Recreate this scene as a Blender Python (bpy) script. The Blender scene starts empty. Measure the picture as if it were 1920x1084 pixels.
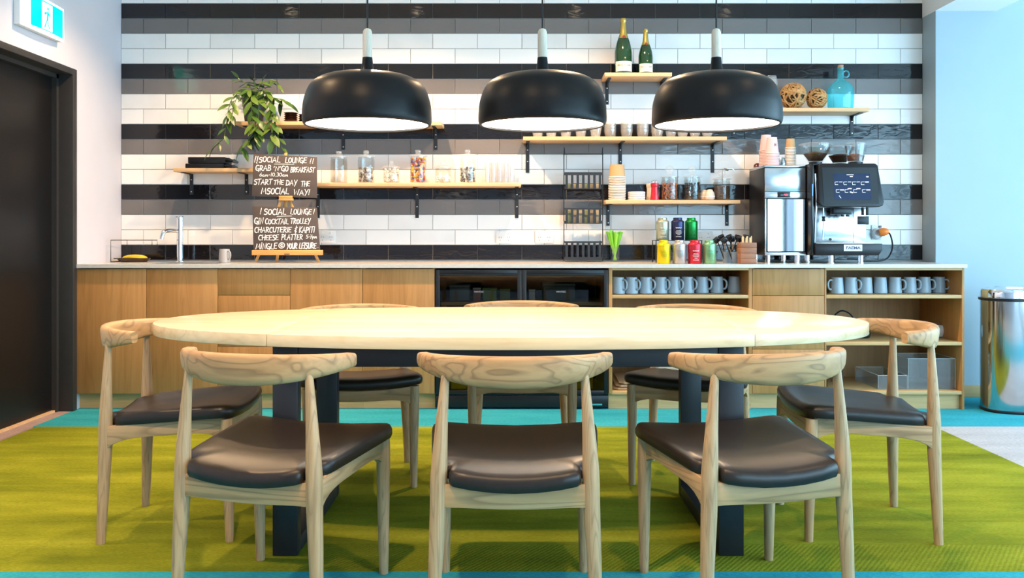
import bpy, bmesh, math, random
from mathutils import Vector, Matrix
random.seed(7)
S = bpy.context.scene
C = S.collection
PI = math.pi

# ------------------------------------------------------------------ camera
F = 1680.0; HY = 445.0; CX = 960.0; EYE = 1.05
cam = bpy.data.cameras.new('camera'); cam_o = bpy.data.objects.new('camera', cam); C.objects.link(cam_o)
cam_o.location = (0, 0, EYE); cam_o.rotation_euler = (PI/2, 0, 0)
cam.sensor_width = 36.0; cam.sensor_fit = 'HORIZONTAL'; cam.lens = 36.0*F/1920.0
cam.shift_y = -(542.0-HY)/1920.0
cam.clip_start = 0.05
S.camera = cam_o
# ------------------------------------------------------------------ view
S.view_settings.view_transform = 'Standard'; S.view_settings.look = 'None'
S.view_settings.gamma = 1.0; S.view_settings.use_curve_mapping = False
S.view_settings.exposure = 0.35
# ------------------------------------------------------------------ daylight: even sky outside the windows
W = bpy.data.worlds.new('sky'); S.world = W; W.use_nodes = True
bg = W.node_tree.nodes['Background']; bg.inputs[0].default_value = (0.48, 0.80, 1.0, 1); bg.inputs[1].default_value = 8.6
CEIL = 2.85; XL = -2.656; DW = F/276.0; XR = 4.7; DB = -3.6; D2 = 5.90; XC = 2.79

def light(kind, name, loc, energy, color, rot=(0, 0, 0), **kw):
    l = bpy.data.lights.new(name, kind); l.energy = energy; l.color = color
    for k, v in kw.items(): setattr(l, k, v)
    o = bpy.data.objects.new(name, l); C.objects.link(o); o.location = loc; o.rotation_euler = rot
    return o
# portals in the two window openings (guide the sky light, give none themselves)
def portal(name, loc, rot, sx, sy):
    o = light('AREA', name, loc, 1.0, (1, 1, 1), rot, shape='RECTANGLE', size=sx, size_y=sy)
    o.data.cycles.is_portal = True
    return o
WIN_R = (-3.0, 5.3, 0.25, 2.60)      # window in the right wall: depth range, height range
WIN_B = (2.5, 4.6, 0.25, 2.60)       # window in the wall behind the camera
portal('sky_portal', (XR-0.01, (WIN_R[0]+WIN_R[1])/2, 1.42), (0, PI/2, 0), 2.35, WIN_R[1]-WIN_R[0])
portal('sky_portal', (3.55, DB+0.01, 1.42), (PI/2, 0, 0), 2.1, 2.35)
WARM = (1.0, 0.65, 0.36)
# recessed ceiling spots: (x, depth, watts, cone degrees)
SPOTS = [(-1.75, 5.05, 28, 136), (-0.75, 5.05, 52, 136), (0.50, 5.05, 42, 136), (1.70, 5.05, 12, 136),
         (-1.95, 3.0, 34, 125), (-0.6, 1.5, 56, 120), (0.7, 1.5, 30, 120), (-1.9, 0.2, 22, 120), (1.9, 2.6, 6, 120), (-2.0, 4.0, 8, 110)]

# ------------------------------------------------------------------ helpers
def P(x, y, D): return Vector(((x-CX)*D/F, D, EYE-(y-HY)*D/F))
def PX(x, D): return (x-CX)*D/F
def PZ(y, D): return EYE-(y-HY)*D/F

class MB:
    def __init__(s): s.v = []; s.f = []
    def add(s, vs, fs):
        n = len(s.v); s.v += [tuple(q) for q in vs]; s.f += [tuple(i+n for i in f) for f in fs]; return s
    def box(s, x0, x1, y0, y1, z0, z1):
        return s.add([(x0,y0,z0),(x1,y0,z0),(x1,y1,z0),(x0,y1,z0),(x0,y0,z1),(x1,y0,z1),(x1,y1,z1),(x0,y1,z1)],
                     [(0,3,2,1),(4,5,6,7),(0,1,5,4),(1,2,6,5),(2,3,7,6),(3,0,4,7)])
    def lathe(s, prof, c=(0,0,0), seg=24, cap0=True, cap1=True):
        vs = []; fs = []; n = len(prof)
        for (r, z) in prof:
            for k in range(seg):
                a = 2*PI*k/seg; vs.append((c[0]+r*math.cos(a), c[1]+r*math.sin(a), c[2]+z))
        for i in range(n-1):
            for k in range(seg):
                k2 = (k+1) % seg; fs.append((i*seg+k, i*seg+k2, (i+1)*seg+k2, (i+1)*seg+k))
        if cap0: fs.append(tuple(reversed(range(seg))))
        if cap1: fs.append(tuple((n-1)*seg+k for k in range(seg)))
        return s.add(vs, fs)
    def tube(s, pts, rad, seg=8, caps=True, closed=False, flat=1.0):
        pts = [Vector(p) for p in pts]; n = len(pts)
        if not hasattr(rad, '__len__'): rad = [rad]*n
        vs = []; fs = []; ref = None
        for i in range(n):
            a = pts[i-1] if (i > 0 or closed) else pts[i]; b = pts[(i+1) % n] if (i < n-1 or closed) else pts[i]
            t = (b-a).normalized() if (b-a).length > 1e-9 else Vector((0,0,1))
            if ref is None: ref = Vector((0,0,1)) if abs(t.z) < 0.9 else Vector((1,0,0))
            u = (ref - t*ref.dot(t)); u = u.normalized() if u.length > 1e-6 else t.orthogonal().normalized()
            w = t.cross(u); ref = u
            for k in range(seg):
                an = 2*PI*k/seg; vs.append(pts[i]+(u*math.cos(an)+w*math.sin(an)*flat)*rad[i])
        m = n if closed else n-1
        for i in range(m):
            j = (i+1) % n
            for k in range(seg):
                k2 = (k+1) % seg; fs.append((i*seg+k, j*seg+k, j*seg+k2, i*seg+k2))
        if caps and not closed:
            fs.append(tuple(range(seg))); fs.append(tuple(reversed([(n-1)*seg+k for k in range(seg)])))
        return s.add(vs, fs)
    def prism(s, pts, z0, z1):
        n = len(pts); vs = [(p[0],p[1],z0) for p in pts]+[(p[0],p[1],z1) for p in pts]
        fs = [tuple(reversed(range(n))), tuple(range(n, 2*n))]+[(i,(i+1)%n,(i+1)%n+n,i+n) for i in range(n)]
        return s.add(vs, fs)
    def prism_y(s, pts, y0, y1):      # outline in x,z extruded along y
        n = len(pts); vs = [(p[0],y0,p[1]) for p in pts]+[(p[0],y1,p[1]) for p in pts]
        fs = [tuple(range(n)), tuple(reversed(range(n, 2*n)))]+[(i,i+n,(i+1)%n+n,(i+1)%n) for i in range(n)]
        return s.add(vs, fs)
    def prism_x(s, pts, x0, x1):      # outline in y,z extruded along x
        n = len(pts); vs = [(x0,p[0],p[1]) for p in pts]+[(x1,p[0],p[1]) for p in pts]
        fs = [tuple(reversed(range(n))), tuple(range(n, 2*n))]+[(i,(i+1)%n,(i+1)%n+n,i+n) for i in range(n)]
        return s.add(vs, fs)
    def xf(s, M):
        s.v = [tuple(M @ Vector(q)) for q in s.v]; return s

def mesh_of(name, mb, mat=None, bevel=0, seg=2, angle=35, smooth=True):
    me = bpy.data.meshes.new(name); me.from_pydata(mb.v, [], mb.f)
    bm = bmesh.new(); bm.from_mesh(me)
    bmesh.ops.recalc_face_normals(bm, faces=bm.faces)
    if bevel > 0:
        es = [e for e in bm.edges if len(e.link_faces) == 2 and e.calc_face_angle(0) > math.radians(30)]
        bmesh.ops.bevel(bm, geom=es, offset=bevel, segments=seg, profile=0.5, affect='EDGES', clamp_overlap=True)
    bm.to_mesh(me); bm.free()
    if smooth and len(me.polygons):
        me.shade_smooth(); me.set_sharp_from_angle(angle=math.radians(angle))
    if mat: me.materials.append(mat)
    me.update(); return me

def tag(o, label=None, cat=None, group=None, kind=None):
    if label: o['label'] = label
    if cat: o['category'] = cat
    if group: o['group'] = group
    if kind: o['kind'] = kind
    return o
def inst(name, me, parent=None, loc=(0,0,0), rot=(0,0,0), scale=None):
    o = bpy.data.objects.new(name, me); C.objects.link(o); o.location = loc; o.rotation_euler = rot
    if scale: o.scale = scale
    if parent: o.parent = parent
    return o
def obj(name, mb, mat, parent=None, loc=(0,0,0), rot=(0,0,0), **kw):
    return inst(name, mesh_of(name, mb, mat, **kw), parent, loc, rot)
def root(name, loc, label, cat, group=None, rotz=0):
    o = bpy.data.objects.new(name, None); C.objects.link(o); o.location = loc; o.rotation_euler = (0,0,rotz)
    o.empty_display_size = 0.05
    return tag(o, label, cat, group)
def dup(r, loc, rotz=None, label=None, parent=None):
    c = r.copy(); C.objects.link(c)
    if parent is None:
        c.location = loc
        if rotz is not None: c.rotation_euler = (0,0,rotz)
        if label: c['label'] = label
    else: c.parent = parent
    for ch in r.children: dup(ch, None, parent=c)
    return c
def struct(name, mb, mat, label=None, **kw):
    o = obj(name, mb, mat, **kw); o['kind'] = 'structure'
    return o
def text_mesh(name, body, size, mat, parent, loc, rot=(PI/2,0,0), depth=0.0004, bend=None, sx=1.0, bold=0.0):
    cu = bpy.data.curves.new(name, 'FONT'); cu.body = body; cu.size = size; cu.align_x = 'CENTER'; cu.align_y = 'CENTER'
    cu.extrude = depth; cu.resolution_u = 2; cu.offset = bold
    t = bpy.data.objects.new(name, cu); C.objects.link(t)
    dg = bpy.context.evaluated_depsgraph_get()
    me = bpy.data.meshes.new_from_object(t.evaluated_get(dg)); bpy.data.objects.remove(t); bpy.data.curves.remove(cu)
    for v in me.vertices:
        v.co.x *= sx
        if bend:
            a = v.co.x/bend; r = bend+v.co.z; v.co.x = r*math.sin(a); v.co.z = r*math.cos(a)-bend
    me.materials.clear(); me.materials.append(mat)
    return inst(name, me, parent, loc, rot)

# ------------------------------------------------------------------ materials
def newmat(name):
    m = bpy.data.materials.new(name); m.use_nodes = True
    nt = m.node_tree; b = nt.nodes['Principled BSDF']; return m, nt, b
def N(nt, t, **kw):
    n = nt.nodes.new(t)
    for k, v in kw.items(): setattr(n, k, v)
    return n
def coords(nt, scale=(1,1,1), kind='Object', rot=(0,0,0), rnd=0.0):
    tc = N(nt, 'ShaderNodeTexCoord'); mp = N(nt, 'ShaderNodeMapping')
    mp.inputs['Scale'].default_value = scale; mp.inputs['Rotation'].default_value = rot
    nt.links.new(tc.outputs[kind], mp.inputs['Vector'])
    if rnd:
        oi = N(nt, 'ShaderNodeObjectInfo'); ml = N(nt, 'ShaderNodeMath', operation='MULTIPLY'); ml.inputs[1].default_value = rnd
        nt.links.new(oi.outputs['Random'], ml.inputs[0]); nt.links.new(ml.outputs[0], mp.inputs['Location'])
    return mp.outputs[0]
def ramp(nt, fac, stops):
    r = N(nt, 'ShaderNodeValToRGB'); e = r.color_ramp.elements
    while len(e) < len(stops): e.new(0.5)
    for i, (p, c) in enumerate(stops): e[i].position = p; e[i].color = (*c, 1)
    nt.links.new(fac, r.inputs[0]); return r.outputs[0]
def noise(nt, vec, scale, detail=3, rough=0.5, dist=0.0):
    n = N(nt, 'ShaderNodeTexNoise'); n.inputs['Scale'].default_value = scale; n.inputs['Detail'].default_value = detail
    n.inputs['Roughness'].default_value = rough; n.inputs['Distortion'].default_value = dist
    nt.links.new(vec, n.inputs['Vector']); return n.outputs['Fac']
def bump(nt, b, h, strength, dist=0.01):
    bp = N(nt, 'ShaderNodeBump'); bp.inputs['Strength'].default_value = strength; bp.inputs['Distance'].default_value = dist
    nt.links.new(h, bp.inputs['Height']); nt.links.new(bp.outputs[0], b.inputs['Normal'])
def plain(name, c, rough=0.5, metal=0.0, spec=0.5, var=0.06, vs=18.0, coat=0.0, bmp=0.0, bs=200.0):
    m, nt, b = newmat(name)
    f = noise(nt, coords(nt), vs, 3)
    lo = tuple(max(0, x*(1-var)) for x in c); hi = tuple(min(1, x*(1+var)) for x in c)
    nt.links.new(ramp(nt, f, [(0.3, lo), (0.7, hi)]), b.inputs['Base Color'])
    b.inputs['Roughness'].default_value = rough; b.inputs['Metallic'].default_value = metal
    b.inputs['Specular IOR Level'].default_value = spec; b.inputs['Coat Weight'].default_value = coat
    if bmp: bump(nt, b, noise(nt, coords(nt), bs, 2), bmp, 0.001)
    return m
def wood(name, cols, axis='z', freq=9.0, stretch=14.0, rough=0.45, lines=0.5, rnd=7.0, dist=1.2, spec=0.4):
    # grain runs along the axis: noise squeezed across it, with sharper dark figure lines on top
    m, nt, b = newmat(name); s = {'x': (1/stretch,1,1), 'y': (1,1/stretch,1), 'z': (1,1,1/stretch)}[axis]
    v = coords(nt, s, rnd=rnd)
    big = noise(nt, v, freq, 4, 0.55, dist)
    base = ramp(nt, big, [(0.25, cols[0]), (0.5, cols[1]), (0.78, cols[2])])
    s2 = {'x': (0.08,1,1), 'y': (1,0.08,1), 'z': (1,1,0.08)}[axis]
    v2 = coords(nt, s2, rnd=rnd*1.3)
    n2 = noise(nt, v2, freq*0.9, 2, 0.5, 0.3)
    ml = N(nt, 'ShaderNodeMath', operation='MULTIPLY'); ml.inputs[1].default_value = 11.0; nt.links.new(n2, ml.inputs[0])
    fr = N(nt, 'ShaderNodeMath', operation='FRACT'); nt.links.new(ml.outputs[0], fr.inputs[0])
    ln = ramp(nt, fr.outputs[0], [(0.0, (0.7,)*3), (0.14, (0,0,0)), (0.70, (0,0,0)), (0.97, (1,1,1))])
    fine = noise(nt, v, freq*9, 2, 0.6)
    mx = N(nt, 'ShaderNodeMix', data_type='RGBA'); mx.blend_type = 'MIX'
    mu = N(nt, 'ShaderNodeMath', operation='MULTIPLY'); mu.inputs[1].default_value = lines
    nt.links.new(ln, mu.inputs[0]); nt.links.new(mu.outputs[0], mx.inputs[0])
    nt.links.new(base, mx.inputs[6]); mx.inputs[7].default_value = (*cols[3], 1)
    m2 = N(nt, 'ShaderNodeMix', data_type='RGBA'); m2.blend_type = 'MULTIPLY'; m2.inputs[0].default_value = 0.35
    nt.links.new(mx.outputs[2], m2.inputs[6]); nt.links.new(ramp(nt, fine, [(0.3, (0.72,0.70,0.68)), (0.6, (1,1,1))]), m2.inputs[7])
    nt.links.new(m2.outputs[2], b.inputs['Base Color'])
    b.inputs['Roughness'].default_value = rough; b.inputs['Specular IOR Level'].default_value = spec
    bump(nt, b, fine, 0.08, 0.002)
    return m
def glass(name, tint=(0.95,0.97,0.97), gloss=1.0, rough=0.02, body=None):
    # thin clear glass: see-through with fresnel reflection; body = a little diffuse colour mixed in
    m, nt, b = newmat(name); nt.nodes.remove(b); out = nt.nodes['Material Output']
    tr = N(nt, 'ShaderNodeBsdfTransparent'); tr.inputs[0].default_value = (*tint, 1)
    gl = N(nt, 'ShaderNodeBsdfGlossy'); gl.inputs['Roughness'].default_value = rough
    lw = N(nt, 'ShaderNodeLayerWeight'); lw.inputs[0].default_value = 0.25
    f = ramp(nt, lw.outputs['Facing'], [(0.0, (0.06*gloss,)*3), (0.6, (0.10*gloss,)*3), (1.0, (min(1, 0.75*gloss),)*3)])
    mx = N(nt, 'ShaderNodeMixShader'); nt.links.new(f, mx.inputs[0]); nt.links.new(tr.outputs[0], mx.inputs[1]); nt.links.new(gl.outputs[0], mx.inputs[2])
    last = mx
    if body:
        df = N(nt, 'ShaderNodeBsdfDiffuse'); df.inputs[0].default_value = (*body[0], 1)
        m3 = N(nt, 'ShaderNodeMixShader'); m3.inputs[0].default_value = body[1]
        nt.links.new(mx.outputs[0], m3.inputs[1]); nt.links.new(df.outputs[0], m3.inputs[2]); last = m3
    nt.links.new(last.outputs[0], out.inputs[0]); return m
def emit(name, c, s):
    m, nt, b = newmat(name); b.inputs['Base Color'].default_value = (*[min(1, x) for x in c], 1)
    b.inputs['Emission Color'].default_value = (*c, 1); b.inputs['Emission Strength'].default_value = s; b.inputs['Roughness'].default_value = 0.2; b.inputs['Specular IOR Level'].default_value = 0.2; return m
def tile_mat(name, c, rough, wav):
    m, nt, b = newmat(name); v = coords(nt, kind='Object', rnd=9.0)
    oi = N(nt, 'ShaderNodeObjectInfo')
    f = noise(nt, v, 6.0, 3)
    ad = N(nt, 'ShaderNodeMath', operation='ADD'); nt.links.new(f, ad.inputs[0]); nt.links.new(oi.outputs['Random'], ad.inputs[1])
    nt.links.new(ramp(nt, ad.outputs[0], [(0.3, tuple(x*0.93 for x in c)), (1.0, tuple(min(1, x*1.06) for x in c))]), b.inputs['Base Color'])
    b.inputs['Roughness'].default_value = rough; b.inputs['Specular IOR Level'].default_value = 0.48
    st = coords(nt, (1, 1, 2.6), rnd=9.0)
    bump(nt, b, noise(nt, st, 11.0, 2, 0.5, 0.8), wav, 0.006)
    return m
def carpet_mat(name, c1, c2, c3, diag=False):
    m, nt, b = newmat(name); v = coords(nt, (0.25, 1.0, 1)); big = noise(nt, v, 5.0, 4, 0.6)
    vf = coords(nt, (0.35, 1.3, 1)); fine = noise(nt, vf, 170.0, 3, 0.7)
    col = ramp(nt, big, [(0.3, c1), (0.52, c2), (0.75, c3)])
    mx = N(nt, 'ShaderNodeMix', data_type='RGBA'); mx.blend_type = 'MULTIPLY'; mx.inputs[0].default_value = 0.75
    nt.links.new(col, mx.inputs[6]); nt.links.new(ramp(nt, fine, [(0.3, (0.5,0.5,0.5)), (0.65, (1,1,1))]), mx.inputs[7])
    nt.links.new(mx.outputs[2], b.inputs['Base Color'])
    b.inputs['Roughness'].default_value = 0.95; b.inputs['Specular IOR Level'].default_value = 0.05
    b.inputs['Sheen Weight'].default_value = 0.0
    h = fine
    if diag:
        wv = N(nt, 'ShaderNodeTexWave'); wv.inputs['Scale'].default_value = 22.0; wv.inputs['Distortion'].default_value = 2.0
        wv.inputs['Detail'].default_value = 1.0; wv.inputs['Detail Scale'].default_value = 4.0
        nt.links.new(coords(nt, (1, 1, 1), rot=(0, 0, math.radians(diag))), wv.inputs['Vector'])
        ad = N(nt, 'ShaderNodeMath', operation='ADD'); nt.links.new(wv.outputs['Fac'], ad.inputs[0]); nt.links.new(fine, ad.inputs[1]); h = ad.outputs[0]
    bump(nt, b, h, 0.25 if diag else 0.5, 0.004); return m

M = {}
M['paint'] = plain('wall_paint_lavender', (0.60, 0.58, 0.63), 0.75, var=0.02, vs=3, bmp=0.05, bs=300)
M['paint_blue'] = plain('wall_paint_blue_grey', (0.355, 0.43, 0.475), 0.75, var=0.02, vs=3)
M['paint_white'] = plain('ceiling_paint_white', (0.82, 0.81, 0.80), 0.8, var=0.01, vs=3)
M['grout'] = plain('grey_grout', (0.42, 0.40, 0.385), 0.9)
M['t_white'] = tile_mat('white_glazed_tile', (0.80, 0.78, 0.765), 0.12, 0.12)
M['t_grey'] = tile_mat('grey_glazed_tile', (0.165, 0.150, 0.145), 0.10, 0.16)
M['t_black'] = tile_mat('black_glazed_tile', (0.009, 0.008, 0.010), 0.09, 0.20)
M['oak'] = wood('oak_veneer', [(0.37,0.172,0.048),(0.45,0.218,0.068),(0.51,0.262,0.090),(0.30,0.132,0.036)], 'z', 7, 16, 0.5, 0.30)
M['oak_x'] = wood('oak_edge', [(0.50,0.30,0.12),(0.58,0.36,0.155),(0.62,0.40,0.18),(0.44,0.25,0.09)], 'x', 8, 16, 0.5, 0.2)
M['shelfwood'] = wood('pale_shelf_wood', [(0.58,0.36,0.18),(0.66,0.43,0.23),(0.72,0.49,0.28),(0.50,0.30,0.14)], 'x', 10, 18, 0.5, 0.2)
M['ash_x'] = wood('limed_ash_x', [(0.34,0.175,0.070),(0.48,0.275,0.120),(0.57,0.36,0.175),(0.085,0.046,0.024)], 'x', 10, 8, 0.5, 0.46, dist=0.5)
M['ash_y'] = wood('limed_ash_y', [(0.36,0.21,0.098),(0.46,0.29,0.145),(0.54,0.36,0.195),(0.15,0.085,0.046)], 'y', 13, 9, 0.5, 0.5)
M['ash_z'] = wood('limed_ash_z', [(0.36,0.215,0.102),(0.45,0.29,0.148),(0.53,0.36,0.20),(0.165,0.10,0.056)], 'z', 22, 14, 0.5, 0.42)
M['tabletop'] = wood('pale_ash_top', [(0.70,0.50,0.27),(0.78,0.60,0.36),(0.83,0.67,0.44),(0.62,0.43,0.22)], 'x', 7, 22, 0.22, 0.28, spec=0.5)
M['tabletop_end'] = wood('pale_ash_top_end', [(0.68,0.49,0.27),(0.76,0.58,0.35),(0.82,0.66,0.43),(0.42,0.27,0.13)], 'x', 6, 9, 0.22, 0.22, spec=0.5)
M['easelwood'] = wood('easel_beech', [(0.60,0.30,0.09),(0.68,0.36,0.12),(0.72,0.41,0.15),(0.52,0.25,0.07)], 'x', 12, 12, 0.5, 0.25)
M['birch'] = wood('pendant_birch', [(0.66,0.55,0.42),(0.74,0.64,0.51),(0.79,0.70,0.58),(0.55,0.44,0.32)], 'z', 30, 10, 0.5, 0.25)
M['redwood'] = wood('reddish_wood', [(0.26,0.10,0.05),(0.34,0.15,0.08),(0.40,0.19,0.10),(0.20,0.07,0.04)], 'x', 14, 8, 0.45, 0.4)
M['stick'] = plain('pale_stirrer_wood', (0.66, 0.45, 0.22), 0.7)
M['leather'] = plain('black_leather', (0.016, 0.010, 0.007), 0.36, spec=0.38, var=0.15, vs=40, bmp=0.12, bs=500)
M['steel_black'] = plain('black_powder_steel', (0.012, 0.013, 0.017), 0.45)
M['black_plastic'] = plain('black_plastic', (0.009, 0.009, 0.011), 0.30, spec=0.35)
M['black_gloss'] = plain('black_gloss_plastic', (0.010, 0.011, 0.014), 0.12)
M['lampblack'] = plain('matt_black_lacquer', (0.006, 0.0065, 0.0075), 0.38, spec=0.20)
M['lamp_inner'] = plain('pendant_inner_white', (0.85, 0.84, 0.82), 0.6)
M['door'] = plain('dark_door_laminate', (0.008, 0.007, 0.007), 0.34, spec=0.25, var=0.1, vs=2)
M['frame'] = plain('dark_door_frame', (0.028, 0.025, 0.024), 0.5)
M['chrome'] = plain('chrome', (0.80, 0.80, 0.82), 0.07, 1.0, var=0.01)
M['brushed'] = plain('brushed_steel', (0.62, 0.63, 0.65), 0.22, 1.0, var=0.03)
M['binsteel'] = plain('polished_bin_steel', (0.58, 0.57, 0.56), 0.10, 1.0, var=0.03)
M['mirror'] = plain('mirror_door', (0.78, 0.80, 0.82), 0.03, 1.0, var=0.01)
M['worktop'] = plain('pale_grey_worktop', (0.60, 0.57, 0.54), 0.22, var=0.05, vs=60)
M['white_plastic'] = plain('white_plastic', (0.78, 0.77, 0.76), 0.35, var=0.01)
M['socket_hole'] = plain('socket_hole', (0.20, 0.19, 0.19), 0.6)
M['mug'] = plain('pale_blue_grey_stoneware', (0.36, 0.43, 0.49), 0.30, var=0.04)
M['mug_grey'] = plain('grey_stoneware', (0.38, 0.37, 0.37), 0.35, var=0.04)
M['glass'] = glass('clear_glass')
M['glass_t'] = glass('clear_tumbler_glass', (0.97,0.98,0.985), 1.1, body=((0.9,0.92,0.93), 0.09))  # white body mixed into the clear glass imitates its bright silvery shine
M['glass_blue'] = glass('turquoise_glass', (0.40,0.86,0.92), 1.0, body=((0.15,0.72,0.80), 0.20))
M['acrylic'] = glass('clear_acrylic', (0.93,0.95,0.95), 0.9, body=((0.8,0.85,0.86), 0.06))
M['acrylic_edge'] = plain('acrylic_edge', (0.75, 0.80, 0.80), 0.3)
M['fridge_glass'] = glass('dark_fridge_glass', (0.55,0.55,0.55), 0.45)
M['cup_white'] = plain('white_paper', (0.78, 0.75, 0.71), 0.7, var=0.02)
M['kraft'] = plain('kraft_paper', (0.50, 0.31, 0.15), 0.75, var=0.05)
M['pink'] = plain('pink_paper', (0.80, 0.50, 0.52), 0.7, var=0.02)
M['bluecup'] = plain('slate_blue_paper', (0.22, 0.30, 0.40), 0.7, var=0.02)
M['chalk'] = plain('white_paint_marker', (0.90, 0.89, 0.86), 0.8, var=0.02)
M['board'] = plain('brown_black_chalkboard', (0.085, 0.062, 0.055), 0.65, var=0.08)
M['fridge_print'] = plain('grey_print', (0.45,0.44,0.42), 0.6)
M['cardboard'] = plain('brown_card', (0.40, 0.25, 0.14), 0.8)

CW = lambda n, a, b_, c, **k: carpet_mat(n, a, b_, c, **k)
M['c_green'] = CW('lime_carpet', (0.145,0.172,0.012), (0.245,0.268,0.019), (0.36,0.375,0.035))
M['c_green_d'] = CW('lime_carpet_ribbed', (0.145,0.172,0.012), (0.245,0.268,0.019), (0.36,0.375,0.035), diag=35)
M['c_teal'] = CW('turquoise_carpet', (0.025,0.30,0.38), (0.04,0.37,0.46), (0.06,0.43,0.53))
M['c_grey'] = CW('pale_grey_carpet', (0.42,0.40,0.41), (0.50,0.48,0.49), (0.57,0.55,0.56))
M['c_pink'] = CW('greyed_pink_carpet', (0.36,0.26,0.25), (0.42,0.31,0.30), (0.47,0.36,0.34))

# ================================================================== STRUCTURE
TOP = CEIL+0.12
# floor slab, then the carpet fields laid on it
fl = struct('floor', MB().box(XL-0.4, XR+0.2, DB-0.2, DW+0.3, -0.10, -0.008), M['grout'])
def carpet(x0, x1, d0, d1, mat): return obj('carpet_field', MB().box(x0, x1, d0, d1, -0.008, 0.0), mat, fl)
GX = 2.34; GD0 = 2.815; GD1 = 4.97
carpet(XL, XR, GD1, DW, M['c_teal'])
for i in range(8):                                    # rows of lime carpet planks, the front row with its pile turned
    d0 = GD0+0.25*i if i else GD0; d1 = min(GD1, GD0+0.25*(i+1)) if i < 7 else GD1
    carpet(XL+0.02, GX, d0, d1-0.0012, M['c_green_d'] if i == 0 else M['c_green'])
carpet(GX, XR, GD0, GD1, M['c_grey'])
carpet(XL, XR, 1.2, GD0, M['c_teal'])
carpet(XL, XR, DB, 1.2, M['c_grey'])
carpet(XL-0.115, XL, 4.2, 5.41, M['c_pink'])
cl = struct('ceiling', MB().box(XL-0.4, XR+0.2, DB-0.2, DW+0.3, CEIL, TOP), M['paint_white'])
# tiled back wall
wb = struct('wall_back', MB().box(XL-0.2, XC+0.1, DW+0.007, DW+0.2, -0.008, TOP), M['grout'])
TW = (XC-XL)/18.0; TH = 0.10257; ZT = EYE+(HY-6.3)/276.0; G = 0.0016
def tile_mb(w, h):
    m = MB(); b = 0.0012; t = 0.0085; x = w/2-G; z = h/2-G
    m.add([(-x,t,-z),(x,t,-z),(x,t,z),(-x,t,z),(-x,b,-z),(x,b,-z),(x,b,z),(-x,b,z),(-x+b,0,-z+b),(x-b,0,-z+b),(x-b,0,z-b),(-x+b,0,z-b)],
          [(0,1,5,4),(1,2,6,5),(2,3,7,6),(3,0,4,7),(4,5,9,8),(5,6,10,9),(6,7,11,10),(7,4,8,11),(8,9,10,11)])
    return m
TM = {k: mesh_of('tile', tile_mb(TW, TH), M['t_'+k], smooth=False) for k in ('white', 'grey', 'black')}
KC = lambda k: ('black', 'grey', 'white', 'white')[k % 4]
rest = {k: MB() for k in TM}
for k in range(-2, 17):
    zc = ZT-(k+0.5)*TH; c = KC(k)
    n = 18 if k % 2 == 0 else 17; off = 0 if k % 2 == 0 else TW/2
    for i in range(n):
        xc = XL+off+(i+0.5)*TW
        if k >= 0:
            inst('tile', TM[c], wb, (xc, DW, zc), (random.uniform(-0.004, 0.004), 0, random.uniform(-0.0022, 0.0022)))
        else: rest[c].add([(x+xc, y+DW, z+zc) for x, y, z in tile_mb(TW, TH).v], tile_mb(TW, TH).f)
    if off:
        for xc in (XL+TW/4, XC-TW/4): rest[c].add([(x+xc, y+DW, z+zc) for x, y, z in tile_mb(TW/2, TH).v], tile_mb(TW/2, TH).f)
for c, m in rest.items():
    if m.v: tag(obj('edge_tiles', m, M['t_'+c], wb, smooth=False), kind='stuff')
# left wall with the door opening
DO1 = 5.448; DO0 = 4.25; ZH = 2.068
m = MB().box(XL-0.2, XL, DO1, DW+0.2, -0.008, TOP).box(XL-0.2, XL, DO0, DO1, ZH, TOP).box(XL-0.2, XL, DB, DO0, -0.008, TOP)
struct('wall_left', m, M['paint'], smooth=False)
# blue wall beside the tiled recess, wall with windows, wall behind the camera
struct('wall_right_return', MB().box(XC, XR+0.2, D2, DW+0.2, -0.008, TOP), M['paint_blue'], smooth=False)
m = MB()
a, b, z0, z1 = WIN_R
m.box(XR, XR+0.2, b, D2, -0.008, TOP).box(XR, XR+0.2, DB, a, -0.008, TOP).box(XR, XR+0.2, a, b, -0.008, z0).box(XR, XR+0.2, a, b, z1, TOP)
struct('wall_right', m, M['paint_white'], smooth=False)
m = MB(); a2, b2, z0, z1 = WIN_B
m.box(XL-0.2, a2, DB-0.2, DB, -0.008, TOP).box(b2, XR+0.2, DB-0.2, DB, -0.008, TOP).box(a2, b2, DB-0.2, DB, -0.008, z0).box(a2, b2, DB-0.2, DB, z1, TOP)
struct('wall_behind', m, M['paint'], smooth=False)
w1 = struct('window_1', MB().box(XR+0.05, XR+0.15, a, b, z0, z0+0.06).box(XR+0.05, XR+0.15, a, b, z1-0.06, z1), M['frame'], smooth=False)
for i in range(5):
    d = a+(b-a-0.06)*i/4; obj('mullion', MB().box(XR+0.05, XR+0.15, d, d+0.06, z0+0.06, z1-0.06), M['frame'], w1, smooth=False)
w2 = struct('window_2', MB().box(a2, b2, DB-0.15, DB-0.05, z0, z0+0.06).box(a2, b2, DB-0.15, DB-0.05, z1-0.06, z1), M['frame'], smooth=False)
for i in range(4):
    x = a2+(b2-a2-0.06)*i/3; obj('mullion', MB().box(x, x+0.06, DB-0.15, DB-0.05, z0+0.06, z1-0.06), M['frame'], w2, smooth=False)
M['pane'] = glass('window_pane', (0.96,0.98,1.0), 0.6)
for i in range(4):
    d = a+(b-a-0.06)*i/4+0.06; obj('pane', MB().box(XR+0.095, XR+0.105, d, d+(b-a-0.06)/4-0.06, z0+0.06, z1-0.06), M['pane'], w1, smooth=False)
for i in range(3):
    x = a2+(b2-a2-0.06)*i/3+0.06; obj('pane', MB().box(x, x+(b2-a2-0.06)/3-0.06, DB-0.105, DB-0.095, z0+0.06, z1-0.06), M['pane'], w2, smooth=False)
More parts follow.
